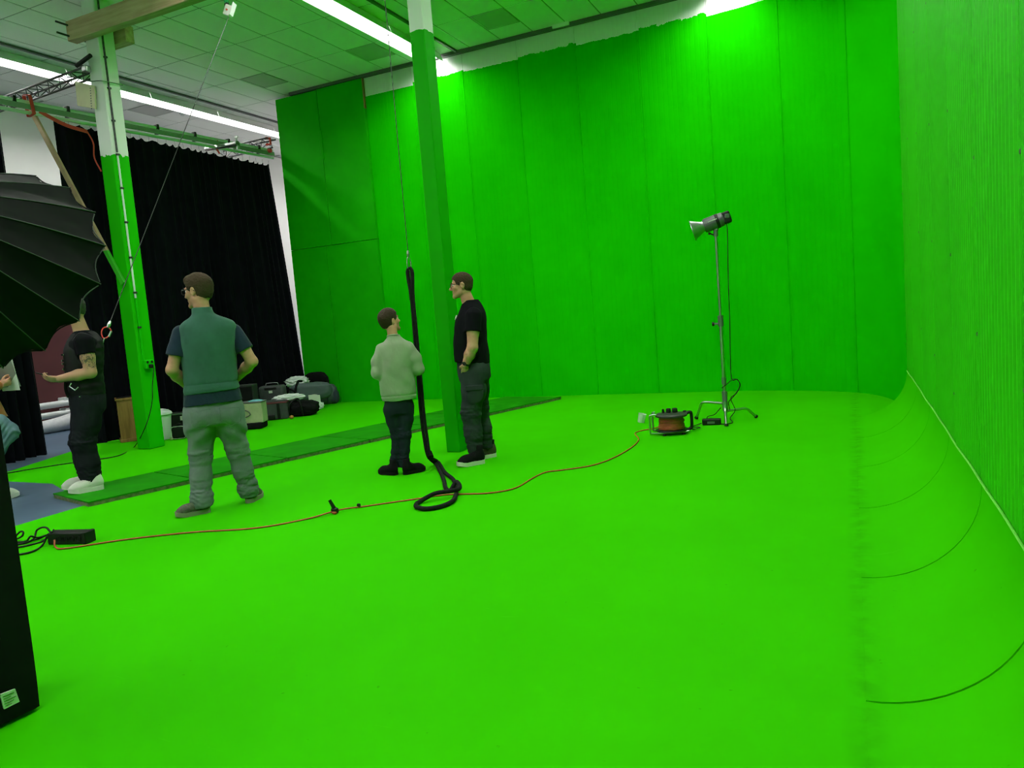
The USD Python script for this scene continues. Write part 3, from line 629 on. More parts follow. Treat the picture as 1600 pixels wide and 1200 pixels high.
# tall black fabric box standing in the left corner
ts = thing('strip_softbox', 'tall black fabric box at the lower left edge with a pale care label', 'softbox', (-3.05, 1.66, 0))
cr = np.array([-2.937, 1.716]); dx = np.array([-.085, -.88]); dx /= np.linalg.norm(dx); dn = np.array([-.93, .37])
nz, prof_ = 22, []
zz = np.linspace(.016, 2.05, nz); v = []
def tall_ring(z):
    w = .62; bow = -.010 * math.exp(-z / .12)
    o = cr + np.array([.93, -.37]) * 0 + np.array([bow, bow * .2])
    dip = -.022 * 0
    P = [o + np.array([.004, -.02]), o, o + dn * .10, o + dn * .30, o + dn * .30 + dx * w, o + dx * w, o + dx * w * .5 + np.array([.012, 0]), o + dx * .12 + np.array([.006, 0])]
    return P
for z in zz: v += [[*p, z] for p in tall_ring(z)]
f = []
for i in range(nz - 1):
    for j in range(8): a, b = i * 8 + j, i * 8 + (j + 1) % 8; f += [[a, a + 8, b], [b, a + 8, b + 8]]
v += [[*np.mean(tall_ring(zz[0]), 0), .03], [*np.mean(tall_ring(zz[-1]), 0), zz[-1]]]
for j in range(8): f += [[len(v) - 2, j, (j + 1) % 8], [len(v) - 1, (nz - 1) * 8 + (j + 1) % 8, (nz - 1) * 8 + j]]
tb = trimesh.Trimesh(np.array(v), f); tb.fix_normals()
obj(ts, 'cover', tb, M['soft_black'], smooth=40)
obj(ts, 'seam', tube([[*(np.array(tall_ring(z)[2])), z] for z in zz], .006, 6), M['soft_black'])
for a, b in ((.05, .05), (.05, .55)): obj(ts, 'foot', rod([*(cr + dn * .15 + dx * b), 0], [*(cr + dn * .15 + dx * b), .06], .02), M['rubber'])
# care label on the face towards the camera
L0 = [at(*p, 0, -2.915) for p in ((0, 1085), (23, 1076), (30, 1096), (6, 1108))]
lm = np.array(L0); nrm = np.array([.99, -.1, 0]) * .004
lv = np.vstack([lm + nrm, lm - nrm]); lab = trimesh.convex.convex_hull(lv)
lb_ = obj(ts, 'care_label', lab, M['label'], label='pale printed care label')
rows = []
for k in range(5):
    a = lm[0] + (lm[3] - lm[0]) * (.18 + .16 * k); b = lm[1] + (lm[2] - lm[1]) * (.18 + .16 * k); e = (.85, .6, .9, .7, .5)[k]
    rows.append(rod(a + (b - a) * .1 + nrm * 1.1, a + (b - a) * e + nrm * 1.1, .0011, 4))
obj(lb_, 'print', join(*rows), M['ink'], kind='stuff')

# ------------------------------------------------------------ lamp on its stand by the back wall
B0 = np.array([-1.335, 8.50, 0])
cs_ = thing('light_stand', 'steel turtle-base light stand in front of the green back wall', 'stand', B0)
def ax_pt(px, py): return up(px, py, B0)
hub = ax_pt(1133, 633); top = ax_pt(1118.5, 368); mid = ax_pt(1126, 500)
legs = [(fl(1088, 655), ax_pt(1131, 630), at(1097, 628, 1, 8.60)), (fl(1182, 653), ax_pt(1141, 643), at(1166, 638, 1, 8.62)), (fl(1135, 667), ax_pt(1133, 640), None)]
for g_, h_, e_ in legs:
    if e_ is None: e_ = np.array([g_[0] - .012, g_[1] + .06, .20]); h_ = np.array([hub[0], hub[1], .22])
    else: h_ = np.array([hub[0], hub[1], e_[2] - .01]); 
    g2 = np.array([g_[0], g_[1], .012])
    dirn = (e_ - h_) * .8 + h_
    pts = spline([h_, dirn, e_ + (g2 - e_) * .12, e_ + (g2 - e_) * .5, g2], 6)
    lg = obj(cs_, 'leg', tube(pts, .0155, 10), M['chrome'], smooth=True)
    obj(lg, 'foot', tube([g2 + (e_ - g2) * .1, g2], [.02, .024], 10), M['rubber'])
obj(cs_, 'hub', rod((hub[0], hub[1], .12), (hub[0], hub[1], .34), .030, 14), M['grey_metal'])
obj(cs_, 'lower_column', rod((hub[0], hub[1], .10), mid - [0, 0, .02], .0195, 14), M['chrome'])
obj(cs_, 'upper_column', rod(mid, top, .0145, 14), M['chrome'])
cl1 = obj(cs_, 'collar', join(rod(mid - [0, 0, .07], mid + [0, 0, .05], .03, 14), rod(mid + [-.07, -.02, -.04], mid + [.0, 0, -.04], .010, 8)), M['grey_metal'])
obj(cl1, 'knob', lathe([(0, -.012), (.022, -.012), (.022, .012), (0, .012)], 8, mid + [-.08, -.022, -.04], (1, .2, 0)), M['black_plastic'])
obj(cs_, 'riser_collar', rod(np.array([hub[0], hub[1], .42]), np.array([hub[0], hub[1], .50]), .026, 12), M['grey_metal'])
R3, F3 = CAM_R, CAM_F
lh = thing('studio_light', 'grey studio flash head with flared reflector on the stand by the back wall', 'light', ax_pt(1113, 350))
pa, pbk = ax_pt(1100, 353.5), ax_pt(1131, 341.5)
lax = (pa - pbk); lax /= np.linalg.norm(lax)
M['flash_grey'] = mat('flash_grey', (.11, .115, .12), .42, metal=.3); M['reflector'] = mat('reflector_silver', (.42, .43, .43), .3, metal=.9)
Lb = np.linalg.norm(pa - pbk)
obj(lh, 'body', lathe([(0, 0), (.060, 0), (.074, .012), (.078, .06), (.078, Lb - .02), (.070, Lb), (0, Lb)], 28, pbk, lax), M['flash_grey'], smooth=35)
obj(lh, 'vent_band', lathe([(.0795, 0), (.0805, .004), (.0805, .03), (.0795, .034)], 28, pbk + lax * .055, lax), M['black_plastic'])
obj(lh, 'rear_panel', join(rbox(pbk - lax * .012, (.125, .10, .13), .02, yaw=math.atan2(lax[1], lax[0]), tilt=(math.asin(-lax[2]) , (0, 1, 0)))), M['black_plastic'])
obj(lh, 'display', rbox(pbk - lax * .02 - F3 * .055 + [0, 0, .01], (.05, .02, .045), .006, yaw=math.atan2(R3[1], R3[0])), M['grey_metal'])
obj(lh, 'brand_strip', tube([pbk + lax * .10 - F3 * .0775 + [0, 0, .018], pbk + lax * .20 - F3 * .0775 + [0, 0, .018]], .006, 6), M['label'], label='pale printed strip')
obj(lh, 'reflector', lathe([(.058, 0), (.060, .03), (.085, .08), (.112, .135), (.118, .138), (.118, .144), (.108, .144), (.082, .09), (.055, .035), (.05, 0)], 32, pa - lax * .01, lax), M['reflector'], smooth=35)
obj(lh, 'flash_tube', lathe([(0, 0), (.03, 0), (.036, .03), (.02, .06), (0, .065)], 16, pa, lax), M['label'])
br = obj(lh, 'bracket', join(rod(top + [0, 0, -.01], top + [0, 0, .055], .024, 12), rbox(top + [.005, 0, .085], (.05, .045, .08), .015)), M['grey_metal'])
obj(br, 'lock_knob', join(rod(top + [-.065, 0, .03], top, .008, 8), rbox(top + [-.07, 0, .03], (.015, .05, .03), .006)), M['black_plastic'])
def cord(name, pts, r, m_, label, cat='cable', n=8):
    c = spline(np.array(pts, float), n); return single(name, tube(c, r, 7), m_, label, cat, smooth=True)
pc = [ax_pt(*p) for p in ((1132, 349), (1134, 358), (1135, 400), (1136, 450), (1138, 500), (1139, 560), (1140, 585), (1143, 594))]
pc = [p + np.array([.02, -.03, 0]) for p in pc]
loop = [ax_pt(*p) + np.array([.02, -.05, 0]) for p in ((1150, 592), (1154, 602), (1147, 615), (1140, 622))]
tailp = [fl(1143, 648, .3) * [1, 1, 0] + [0, 0, .0]]
pc += loop + [ax_pt(1142, 640) + np.array([.05, -.04, 0]), np.array([-1.27, 8.42, .05]), np.array([-1.24, 8.36, .008]), np.array([-1.32, 8.27, .008]), np.array([-1.40, 8.27, .02])]
cord('power_cable', pc, .0045, M['rubber'], 'thin black cable hanging from the studio light down its stand with a loose loop')
cord('power_cable', [ax_pt(*p) + np.array([.015, -.035, 0]) for p in ((1126, 606), (1134, 600), (1141, 594), (1149, 592), (1155, 600), (1151, 611), (1143, 621), (1137, 628), (1139, 640))], .0045, M['rubber'], 'coil of spare black cable looped on the lower column of the light stand')
cord('power_cable', [ax_pt(1130, 636) + np.array([-.02, -.04, 0]), ax_pt(1121, 646) + np.array([-.02, -.06, 0]), (-1.49, 8.30, .09), (-1.50, 8.28, .07)], .0045, M['rubber'], 'short black cable sloping from the light stand hub down to the adapter brick')
ad = thing('power_adapter', 'black power adapter brick lying at the foot of the light stand', 'adapter', (-1.47, 8.28, 0))
obj(ad, 'brick', rbox((-1.45, 8.28, .034), (.20, .09, .066), .012, yaw=.1), M['black_plastic'])
obj(ad, 'badge', obox((-1.45, 8.2335, .03), (.08, .002, .025), .1), M['grey_metal'])
cord('power_cable', [(-1.56, 8.27, .02), (-1.62, 8.2, .007), (-1.66, 8.05, .007), (-1.60, 7.96, .007), (-1.52, 7.98, .02), (-1.60, 8.06, .012), (-1.68, 7.98, .007), (-1.69, 7.89, .06), (-1.70, 7.86, .17), (-1.74, 7.82, .245), (-1.76, 7.79, .255)], .0045, M['rubber'], 'thin black cable looping from the adapter brick to the cable reel')

# cable reel
RC = np.array([-1.775, 7.745, 0])
rl_ = thing('cable_reel', 'orange extension cable reel in a tubular steel frame on the green floor', 'cable reel', RC)
rr = .135
obj(rl_, 'lower_flange', lathe([(0, .035), (.165, .035), (.17, .042), (.165, .05), (0, .05)], 36, RC), M['black_plastic'])
M['flange'] = mat('reel_flange', (.045, .040, .042), .45, metal=.3)
obj(rl_, 'upper_flange', lathe([(0, .185), (.16, .185), (.168, .19), (.168, .205), (.155, .215), (.06, .222), (0, .222)], 36, RC), M['flange'])
pr_ = [(0, .05), (.10, .05)]
rng = np.random.default_rng(5)
for k in range(9):
    zc = .06 + k * .0145; ro = rr + rng.uniform(-.006, .008)
    pr_ += [(ro - .004, zc - .006), (ro, zc), (ro - .004, zc + .006)]
pr_ += [(.10, .186), (0, .186)]
cm = lathe(pr_, 48, RC); cm.vertices += (meshkit.noise(cm.vertices * [22, 22, 60], 3)[:, None] - .5) * .010 * np.array([1, 1, .6])
obj(rl_, 'cable_coil', cm, M['coil'], smooth=50)
def rp_(a, r_, z): return RC + np.array([r_ * math.cos(a), r_ * math.sin(a), z])
Lx = -CAM_R * [1, 1, 0]; Lx = Lx / np.linalg.norm(Lx); Ly = np.array([-Lx[1], Lx[0], 0])
def fr(u, w, z): return RC + Lx * u + Ly * w + np.array([0, 0, z])
fr1 = spline([fr(.17, .10, .225), fr(.225, .10, .225), fr(.245, .10, .20), fr(.245, .10, .05), fr(.225, .10, .03), fr(.1, .10, .025), fr(-.1, .10, .025), fr(-.17, .10, .03)], 5)
fr2 = spline([fr(.15, -.10, .225), fr(.17, -.10, .222), fr(.178, -.10, .20), fr(.178, -.10, .05), fr(.17, -.10, .03), fr(.1, -.10, .025), fr(-.1, -.10, .025), fr(-.17, -.10, .03)], 5)
for c in (fr1, fr2): obj(rl_, 'frame_tube', tube(c, .0105, 9), M['chrome'], smooth=True)
obj(rl_, 'frame_tube', rod(fr(.20, .10, .226), fr(.165, -.10, .223), .0105), M['chrome'])
obj(rl_, 'handle', tube(spline([fr(-.15, .0, .20), fr(-.20, 0, .215), fr(-.215, 0, .19), fr(-.215, 0, .07), fr(-.20, 0, .04), fr(-.14, 0, .028)], 6), .0165, 10), M['black_plastic'], smooth=True)
for u, w in ((.10, -.11), (-.10, -.11), (.10, .11), (-.10, .11)): obj(rl_, 'foot', lathe([(0, 0), (.018, 0), (.018, .02), (0, .02)], 10, fr(u, w, 0)), M['rubber'])
obj(rl_, 'plug', join(rbox(fr(.02, -.02, .245), (.05, .045, .05), .014), rbox(fr(-.045, -.01, .245), (.055, .045, .05), .014, yaw=.5)), M['black_plastic'])
obj(rl_, 'socket_knob', lathe([(0, .22), (.014, .22), (.012, .262), (0, .265)], 10, fr(.075, -.03, 0)), M['black_plastic'])
obj(rl_, 'clasp', rbox(fr(-.155, -.04, .21), (.035, .035, .04), .008), M['black_plastic'])

# orange cable across the floor
oc = [(-5.22, 3.30, .05), (-5.16, 3.265, .012), (-5.06, 3.285, .006), (-4.79, 3.53, .006), (-4.40, 3.77, .006), (-3.96, 3.95, .006), (-3.72, 4.22, .006), (-3.585, 4.435, .02), (-3.45, 4.62, .006), (-3.17, 4.86, .006), (-2.97, 5.02, .006), (-2.66, 5.10, .006), (-2.50, 5.28, .006), (-2.49, 5.63, .006), (-2.46, 5.85, .006), (-2.33, 5.95, .006), (-2.13, 6.15, .006), (-2.03, 6.50, .006), (-2.00, 7.00, .006), (-2.04, 7.38, .006), (-2.17, 7.72, .006), (-2.14, 7.90, .006), (-2.00, 7.90, .03), (-1.90, 7.80, .08)]
M['orange_in'] = M['orange']
cord('extension_cord', oc, .0062, M['orange'], 'thin orange extension cable snaking across the green floor to the cable reel')
# small black clamp clipped on it
kc = np.array([-3.60, 4.40, 0])
ck = thing('cable_clamp', 'small upright black clamp standing on the orange cable', 'clamp', kc)
obj(ck, 'body', rbox(kc + [0, 0, .024], (.055, .04, .044), .014), M['black_plastic'])
obj(ck, 'lever', tube([kc + [.0, 0, .035], kc + [-.015, -.008, .075], kc + [-.028, -.014, .108]], [.016, .013, .012], 9), M['black_plastic'])
obj(ck, 'pad', rbox(kc + [.012, -.022, .012], (.04, .016, .018), .006), M['orange'], label='orange tip')
single('cable_tag', rbox(fl(561, 794) + [0, 0, .022], (.028, .022, .03), .008), M['black_plastic'], 'tiny black bead on the orange cable right of the clamp', 'tag')

# crumpled clear cup
M['clear'] = usdkit.material(stage, '/World/Looks/clear_plastic', {'t': ('principled_bsdf', {'base_color': (.92, .95, .93), 'roughness': .12, 'transmission_weight': .55, 'ior': 1.3})}, surface='t.BSDF')
cu = lathe([(.022, -.05), (.040, -.05), (.046, .05), (.049, .052), (.044, .053), (.037, -.044), (0, -.044)], 20)
cu.vertices += .006 * (meshkit.noise(cu.vertices * 45 + 9)[:, None] - .5) * np.sign(cu.vertices)
cu.apply_transform(trimesh.transformations.rotation_matrix(.25, (0, 1, 0))); cp = fl(1003, 661)
cu.apply_translation([cp[0], cp[1], 0]); cu.apply_translation([0, 0, -cu.bounds[0, 2]])
single('plastic_cup', cu, M['clear'], 'small crumpled clear plastic cup left of the cable reel', 'cup', smooth=40)

# black power box lower left with its cables
pbx = thing('power_box', 'long black power distribution box on the floor at the left, orange cable plugged in', 'power box', (-5.2, 3.42, 0))
ang = math.atan2(.07, .31)
C0 = np.array([-5.19, 3.405, .043])
obj(pbx, 'case', rbox(C0, (.32, .10, .085), .010, yaw=ang), M['black_plastic'])
for k in range(4):
    p = C0 + np.array([math.cos(ang), math.sin(ang), 0]) * (-.06 + .055 * k) + np.array([math.sin(ang), -math.cos(ang), 0]) * .0505
    obj(pbx, 'socket', lathe([(.022, 0), (.022, .006), (.017, .006), (.015, -.0), (0, 0)], 16, p, (math.sin(ang), -math.cos(ang), 0)), M['rubber'])
obj(pbx, 'end_cap', rbox(C0 + [.148 * math.cos(ang), .148 * math.sin(ang), 0], (.03, .104, .089), .008, yaw=ang), M['rubber'])
pe = C0 - np.array([math.cos(ang), math.sin(ang), 0]) * .158
def bk(*px, z=.008): return [fl(a, b, z) for a, b in px]
kb = [('lowest', [pe + [0, -.04, .02]] + bk((66, 852), (50, 862), (20, 868), (-20, 872)), ), ('straight', [pe + [0, -.01, .03]] + bk((66, 846), (40, 853), (10, 858), (-25, 862))), ('straight upper', [pe + [0, .03, .04]] + bk((62, 841), (35, 849), (5, 854), (-25, 858))),
      ('high arched', [pe + [.02, 0, .055], np.array([*fl(80, 832, .12)]), fl(71, 824, .11), fl(58, 828, .07), fl(52, 842, .02), fl(30, 850, .008), fl(-20, 852, .008)]),
      ('small looped', [pe + [0, .02, .03], fl(60, 840, .02), fl(48, 838, .06), fl(40, 846, .02), fl(20, 846, .01), fl(30, 832, .06), fl(36, 831, .07), fl(34, 838, .04), fl(20, 842, .01), fl(-20, 836, .01)])]
for nm, p in kb: cord('power_cable', p, .0068, M['rubber'], nm + ' black cable running left out of the power distribution box')
cord('power_cable', [(-8.345, 6.855, 1.075), (-8.31, 6.845, 1.04)] + [tuple(up(px, py, (-8.32, 6.70))) for px, py in ((238, 604), (238, 625), (233, 650), (224, 674))] + [tuple(p) for p in bk((210, 698), (190, 710), (165, 716), (120, 722), (60, 731), (0, 741), (-40, 746))], .0055, M['rubber'], 'thin black cable drooping from the column socket and across the green floor')

# ------------------------------------------------------------ things along the curtain
def bxat(px, py, w, d, h, yaw, b=.01, z=0): 
    c = fl(px, py, z); return c, obox((c[0], c[1], z + h / 2), (w, d, h), yaw, b)
YW = math.atan2(CAM_R[1], CAM_R[0])           # square to the camera
ca = fl(200, 690); cb = thing('wooden_cabinet', 'small oak veneer cabinet on the floor left of the white and green column', 'cabinet', ca)
cx = np.array([ca[0] - .02, ca[1] + .16, 0]); yw = .95
def rel(c, yaw, lo, hi, b=.004):
    m_ = box(lo, hi, b); m_.apply_transform(trimesh.transformations.rotation_matrix(yaw, (0, 0, 1))); m_.apply_translation(c); return m_
obj(cb, 'body', rel(cx, yw, (-.20, -.16, .04), (.24, .16, .60)), M['oak'])
obj(cb, 'top', rel(cx, yw, (-.215, -.175, .60), (.255, .175, .635)), M['oak'])
obj(cb, 'base', rel(cx, yw, (-.215, -.17, .0), (.255, .17, .045)), M['oak'])
obj(cb, 'black_top', rel(cx, yw, (-.19, -.15, .636), (.23, .15, .642), .001), M['black_plastic'])
pc_ = fl(241, 690); pc_ = np.array([pc_[0] - .06, pc_[1] + .14, 0])
pa_ = thing('plastic_bin', 'pale plastic bin with a domed lid half hidden behind the column', 'bin', pc_)
obj(pa_, 'bucket', lathe([(0, .0), (.15, .0), (.16, .01), (.19, .34), (.19, .35), (0, .35)], 28, pc_), M['white_plastic'], smooth=30)
obj(pa_, 'lid', lathe([(.0, .352), (.20, .352), (.21, .365), (.20, .39), (.16, .42), (.09, .44), (0, .445)], 28, pc_), M['white_plastic'], smooth=30)
c_, m_ = bxat(281, 678, .52, .34, .34, .95, .015)
fc = thing('flight_case', 'low black case with a pale aluminium edge and a grey label beside the bin', 'case', c_)
cc_ = np.array([c_[0] - .05, c_[1] + .16, 0]); yw2 = .60
obj(fc, 'body', rel(cc_, yw2, (-.25, -.15, 0), (.40, .15, .30), .008), M['black_plastic'])
obj(fc, 'edge_profile', rel(cc_, yw2, (-.255, -.157, .29), (.405, .157, .305), .002), M['chrome'])
obj(fc, 'name_label', rel(cc_, yw2, (-.02, -.153, .20), (.14, -.149, .265), .0), M['label'], label='grey paper label')
obj(fc, 'red_corner', rel(cc_, yw2, (-.24, -.155, .02), (-.14, -.150, .10), .0), mat('dark_red', (.09, .008, .008), .6))
pc2 = fl(277, 687)
sb_ = thing('camera_bag', 'small black bag with pale piping standing in front of the low black case', 'bag', pc2)
obj(sb_, 'body', rbox((pc2[0], pc2[1] + .05, .10), (.20, .10, .19), .04, yaw=YW + .15), M['rubber'])
thx = np.linspace(0, 2 * np.pi, 40, endpoint=False); e_ = np.array([math.cos(YW + .15), math.sin(YW + .15), 0]); nn_ = np.array([e_[1], -e_[0], 0])
def sq(a, r_, q=.35): return np.sign(math.cos(a)) * abs(math.cos(a)) ** q * r_, np.sign(math.sin(a)) * abs(math.sin(a)) ** q * r_ * .95
obj(sb_, 'piping', tube(np.array([np.array([pc2[0], pc2[1] + .05, .10]) + nn_ * .046 + e_ * sq(a, .092)[0] + np.array([0, 0, sq(a, .09)[1]]) for a in thx]), .004, 5, closed=True), M['label'])
obj(sb_, 'handle', tube(spline([np.array([pc2[0], pc2[1] + .05, .19]) + e_ * .06, np.array([pc2[0], pc2[1] + .05, .225]), np.array([pc2[0], pc2[1] + .05, .19]) - e_ * .06]), .007, 6), M['rubber'])
obj(sb_, 'clip', rbox(np.array([pc2[0], pc2[1] + .05, .02]) - e_ * .11 + nn_ * .03, (.04, .03, .03), .006), M['cream'])

def stand_up(name, px, py, w, d, h, yaw, label, cat, m_, b=.02, back=0.0):
    c = fl(px, py); h_ = np.array([c[0], c[1]]) / np.hypot(c[0], c[1]); c = np.array([c[0] + h_[0] * (back + d / 2), c[1] + h_[1] * (back + d / 2), 0])
    t_ = thing(name, label, cat, c); obj(t_, 'body', rbox((c[0], c[1], h / 2), (w, d, h), b, yaw=yaw), m_); return t_, c
M['charcoal'] = mat('charcoal_fabric', (.035, .042, .043), .8, (.045, .052, .053), 20, bump=.15)
M['greyblue'] = mat('grey_blue_fabric', (.060, .085, .095), .8, (.075, .10, .11), 10, bump=.3, bscale=20)
M['dark_cloth'] = mat('dark_bag_cloth', (.005, .005, .006), .9, (.008, .008, .009), 9, spec=.1, bump=.4, bscale=16)
M['navy_bag'] = mat('navy_bag_cloth', (.035, .045, .075), .8)
ey = np.array([math.cos(YW), math.sin(YW), 0]); ef = np.array([-math.sin(YW), math.cos(YW), 0])
t_, c = stand_up('loudspeaker', 391, 666, .30, .24, .60, YW, 'tall dark speaker cabinet behind the beige box, against the curtain', 'speaker', mat('dark_green_black', (.012, .016, .014), .7), .015, back=.55)
obj(t_, 'grille', rbox(c - ef * .132 + [0, 0, .31], (.28, .012, .52), .004, yaw=YW), M['soft_black'])
t_, c = stand_up('suitcase', 431, 656, .42, .22, .52, YW, 'upright charcoal cabin suitcase with a raised handle', 'suitcase', M['charcoal'], .05, back=.45)
obj(t_, 'pull_handle', tube(spline([c + ey * -.11 + [0, 0, .49], c + ey * -.10 + [0, 0, .545], c + ey * -.07 + [0, 0, .56], c + ey * .07 + [0, 0, .56], c + ey * .10 + [0, 0, .545], c + ey * .11 + [0, 0, .49]], 5), .009, 7), M['grey_metal'])
obj(t_, 'grip', rbox(c - ef * .105 + [0, 0, .475], (.20, .03, .04), .012, yaw=YW), M['black_plastic'])
obj(t_, 'badge', rbox(c - ef * .112 + [0, 0, .42], (.06, .006, .04), .002, yaw=YW), M['label'])
for s in (-1, 1): obj(t_, 'wheel', lathe([(0, -.012), (.025, -.012), (.025, .012), (0, .012)], 12, c + ey * s * .19 - ef * .10 + [0, 0, .025], (1, .3, 0)), M['rubber'])
t_, c = stand_up('tool_box', 432, 656, .43, .30, .27, YW + .12, 'grey tool box with a dark red lid edge in front of the suitcase', 'tool box', M['charcoal'], .02)
obj(t_, 'lid_band', rbox(c + [0, 0, .272], (.44, .31, .03), .008, yaw=YW + .12), mat('lid_red', (.12, .012, .025), .5))
obj(t_, 'lid', rbox(c + [0, 0, .292], (.40, .27, .02), .006, yaw=YW + .12), M['charcoal'])
for s in (-.5, .5): obj(t_, 'strap', rbox(c - ef * .152 + ey * s * .2 + [0, 0, .14], (.045, .02, .25), .005, yaw=YW + .12), M['black_plastic'])
obj(t_, 'buckle', rbox(c - ef * .155 + ey * -.02 + [0, 0, .05], (.11, .02, .08), .02, yaw=YW + .12), M['rubber'])
c = fl(399, 671); h_ = np.array([c[0], c[1]]) / np.hypot(c[0], c[1]); c = np.array([c[0] + h_[0] * .16, c[1] + h_[1] * .16, 0])
t_ = thing('beige_crate', 'beige plastic crate strapped on a dark base in front of the tall dark speaker', 'crate', c)
M['beige'] = mat('beige_plastic', (.42, .40, .27), .6, (.34, .33, .22), 8)
obj(t_, 'crate', rbox(c + [0, 0, .24], (.34, .26, .30), .015, yaw=YW + .05), M['beige'])
obj(t_, 'base', rbox(c + [-.03, -.02, .05], (.38, .30, .095), .03, yaw=YW), M['dark_cloth'])
obj(t_, 'handle', tube(spline([c - ef * .135 + ey * -.10 + [0, 0, .30], c - ef * .15 + ey * -.02 + [0, 0, .27], c - ef * .15 + ey * 0 + [0, 0, .22], c - ef * .135 + ey * -.09 + [0, 0, .18]]), .008, 6), M['dark_trim'])
obj(t_, 'rim', rbox(c + [0, 0, .395], (.35, .27, .02), .006, yaw=YW + .05), M['dark_trim'])
obj(t_, 'blue_bag', blob(c + [.05, .02, .405], (.22, .16, .05), YW, .2, 3, 4, 3), mat('light_blue_plastic', (.16, .42, .52), .4))
single('rucksack', blob(fl(377, 672) + [-.02, .06, .16], (.24, .24, .34), YW, .18, 2.5, 2, 4, power=.8), M['dark_cloth'], 'dark rucksack slumped left of the beige crate', 'bag', smooth=True)
def lump(name, px, py, size, z, yaw, label, cat, m_, seed, amp=.14, power=.75, back=0.0, freq=2.5, parts=()):
    c = fl(px, py); h_ = np.array([c[0], c[1], 0]) / np.hypot(c[0], c[1]); c = c + h_ * (back + size[1] / 2); c[2] = z + size[2] / 2
    b_ = blob((0, 0, 0), size, yaw, amp, freq, seed, 4, power=power); b_.apply_translation(c); 
    if z == 0: b_.vertices[:, 2] = np.maximum(b_.vertices[:, 2], .003)
    t_ = thing(name, label, cat, c); obj(t_, 'body', b_, m_, smooth=True)
    for nm, pts, r_, mm in parts: obj(t_, nm, tube(spline([c + ey * a + ef * b + [0, 0, d_] for a, b, d_ in pts], 6), r_, 7), mm, smooth=True)
    return t_, c
lump('duffel_bag', 475, 651, (.52, .30, .25), 0, YW + .15, 'black duffel bag lying on the floor right of the tool box', 'bag', M['dark_cloth'], 3, power=.7, parts=(('strap', [(-.2, -.17, -.10), (-.15, -.19, .10), (-.05, -.10, .17), (.02, -.19, .08), (.04, -.17, -.10)], .014, M['rubber']),))
lump('white_cloth', 455, 652, (.50, .30, .12), .25, YW + .2, 'white sheet spread over the black duffel bag', 'cloth', M['white_cloth'], 9, .25, .9, back=.0, freq=4)
lump('duffel_bag', 488, 642, (.74, .30, .32), .15, YW + .22, 'large grey duffel bag on top of the pile in the corner', 'bag', M['greyblue'], 5, .08, .62, back=.22, parts=(('strap', [(-.22, -.19, -.16), (-.20, -.20, .05), (-.17, -.10, .19), (-.15, .05, .19)], .022, M['dark_cloth']), ('handle', [(-.40, -.14, -.02), (-.3, -.22, .08), (-.18, -.22, .02)], .016, M['dark_cloth'])))
lump('plastic_bag', 469, 640, (.40, .24, .20), .36, YW + .4, 'crumpled white plastic bag on the left end of the grey duffel', 'bag', M['white_cloth'], 12, .30, .9, back=.42, freq=5)
lump('equipment_bag', 498, 632, (.52, .18, .60), 0, .05, 'black bag leaning on the green wall behind the grey duffel', 'bag', M['dark_cloth'], 6, .06, .55, back=.0)
lump('backpack', 514, 632, (.34, .26, .36), 0, YW, 'grey-blue backpack at the right end of the bag pile', 'bag', M['greyblue'], 7, .10, .6, back=.02, parts=(('strap', [(.02, -.13, -.16), (.03, -.15, .0), (.04, -.11, .16)], .016, M['navy_bag']),))
lump('sports_bag', 523, 631, (.18, .18, .26), 0, YW, 'navy bag beside the backpack against the green wall', 'bag', M['navy_bag'], 8, .10, .65, back=0)
t_, c = stand_up('carton', 493, 640, .20, .14, .26, YW + .3, 'pale carton box between the black duffel and the backpack', 'box', M['label'], .008, back=.06)
obj(t_, 'tape', rbox(c + [0, 0, .262], (.05, .14, .004), .001, yaw=YW + .3), M['cream'])
lump('tissue', 497, 641, (.20, .14, .14), 0, YW, 'crumpled white tissue on the floor at the right end of the black duffel', 'tissue', M['white_cloth'], 21, .35, .9, freq=5)
lump('orange_fruit', 456, 655, (.07, .07, .06), 0, 0, 'tiny orange object on the floor in front of the black duffel', 'fruit', mat('fruit_orange', (.55, .20, .05), .5), 2, .03, 1)
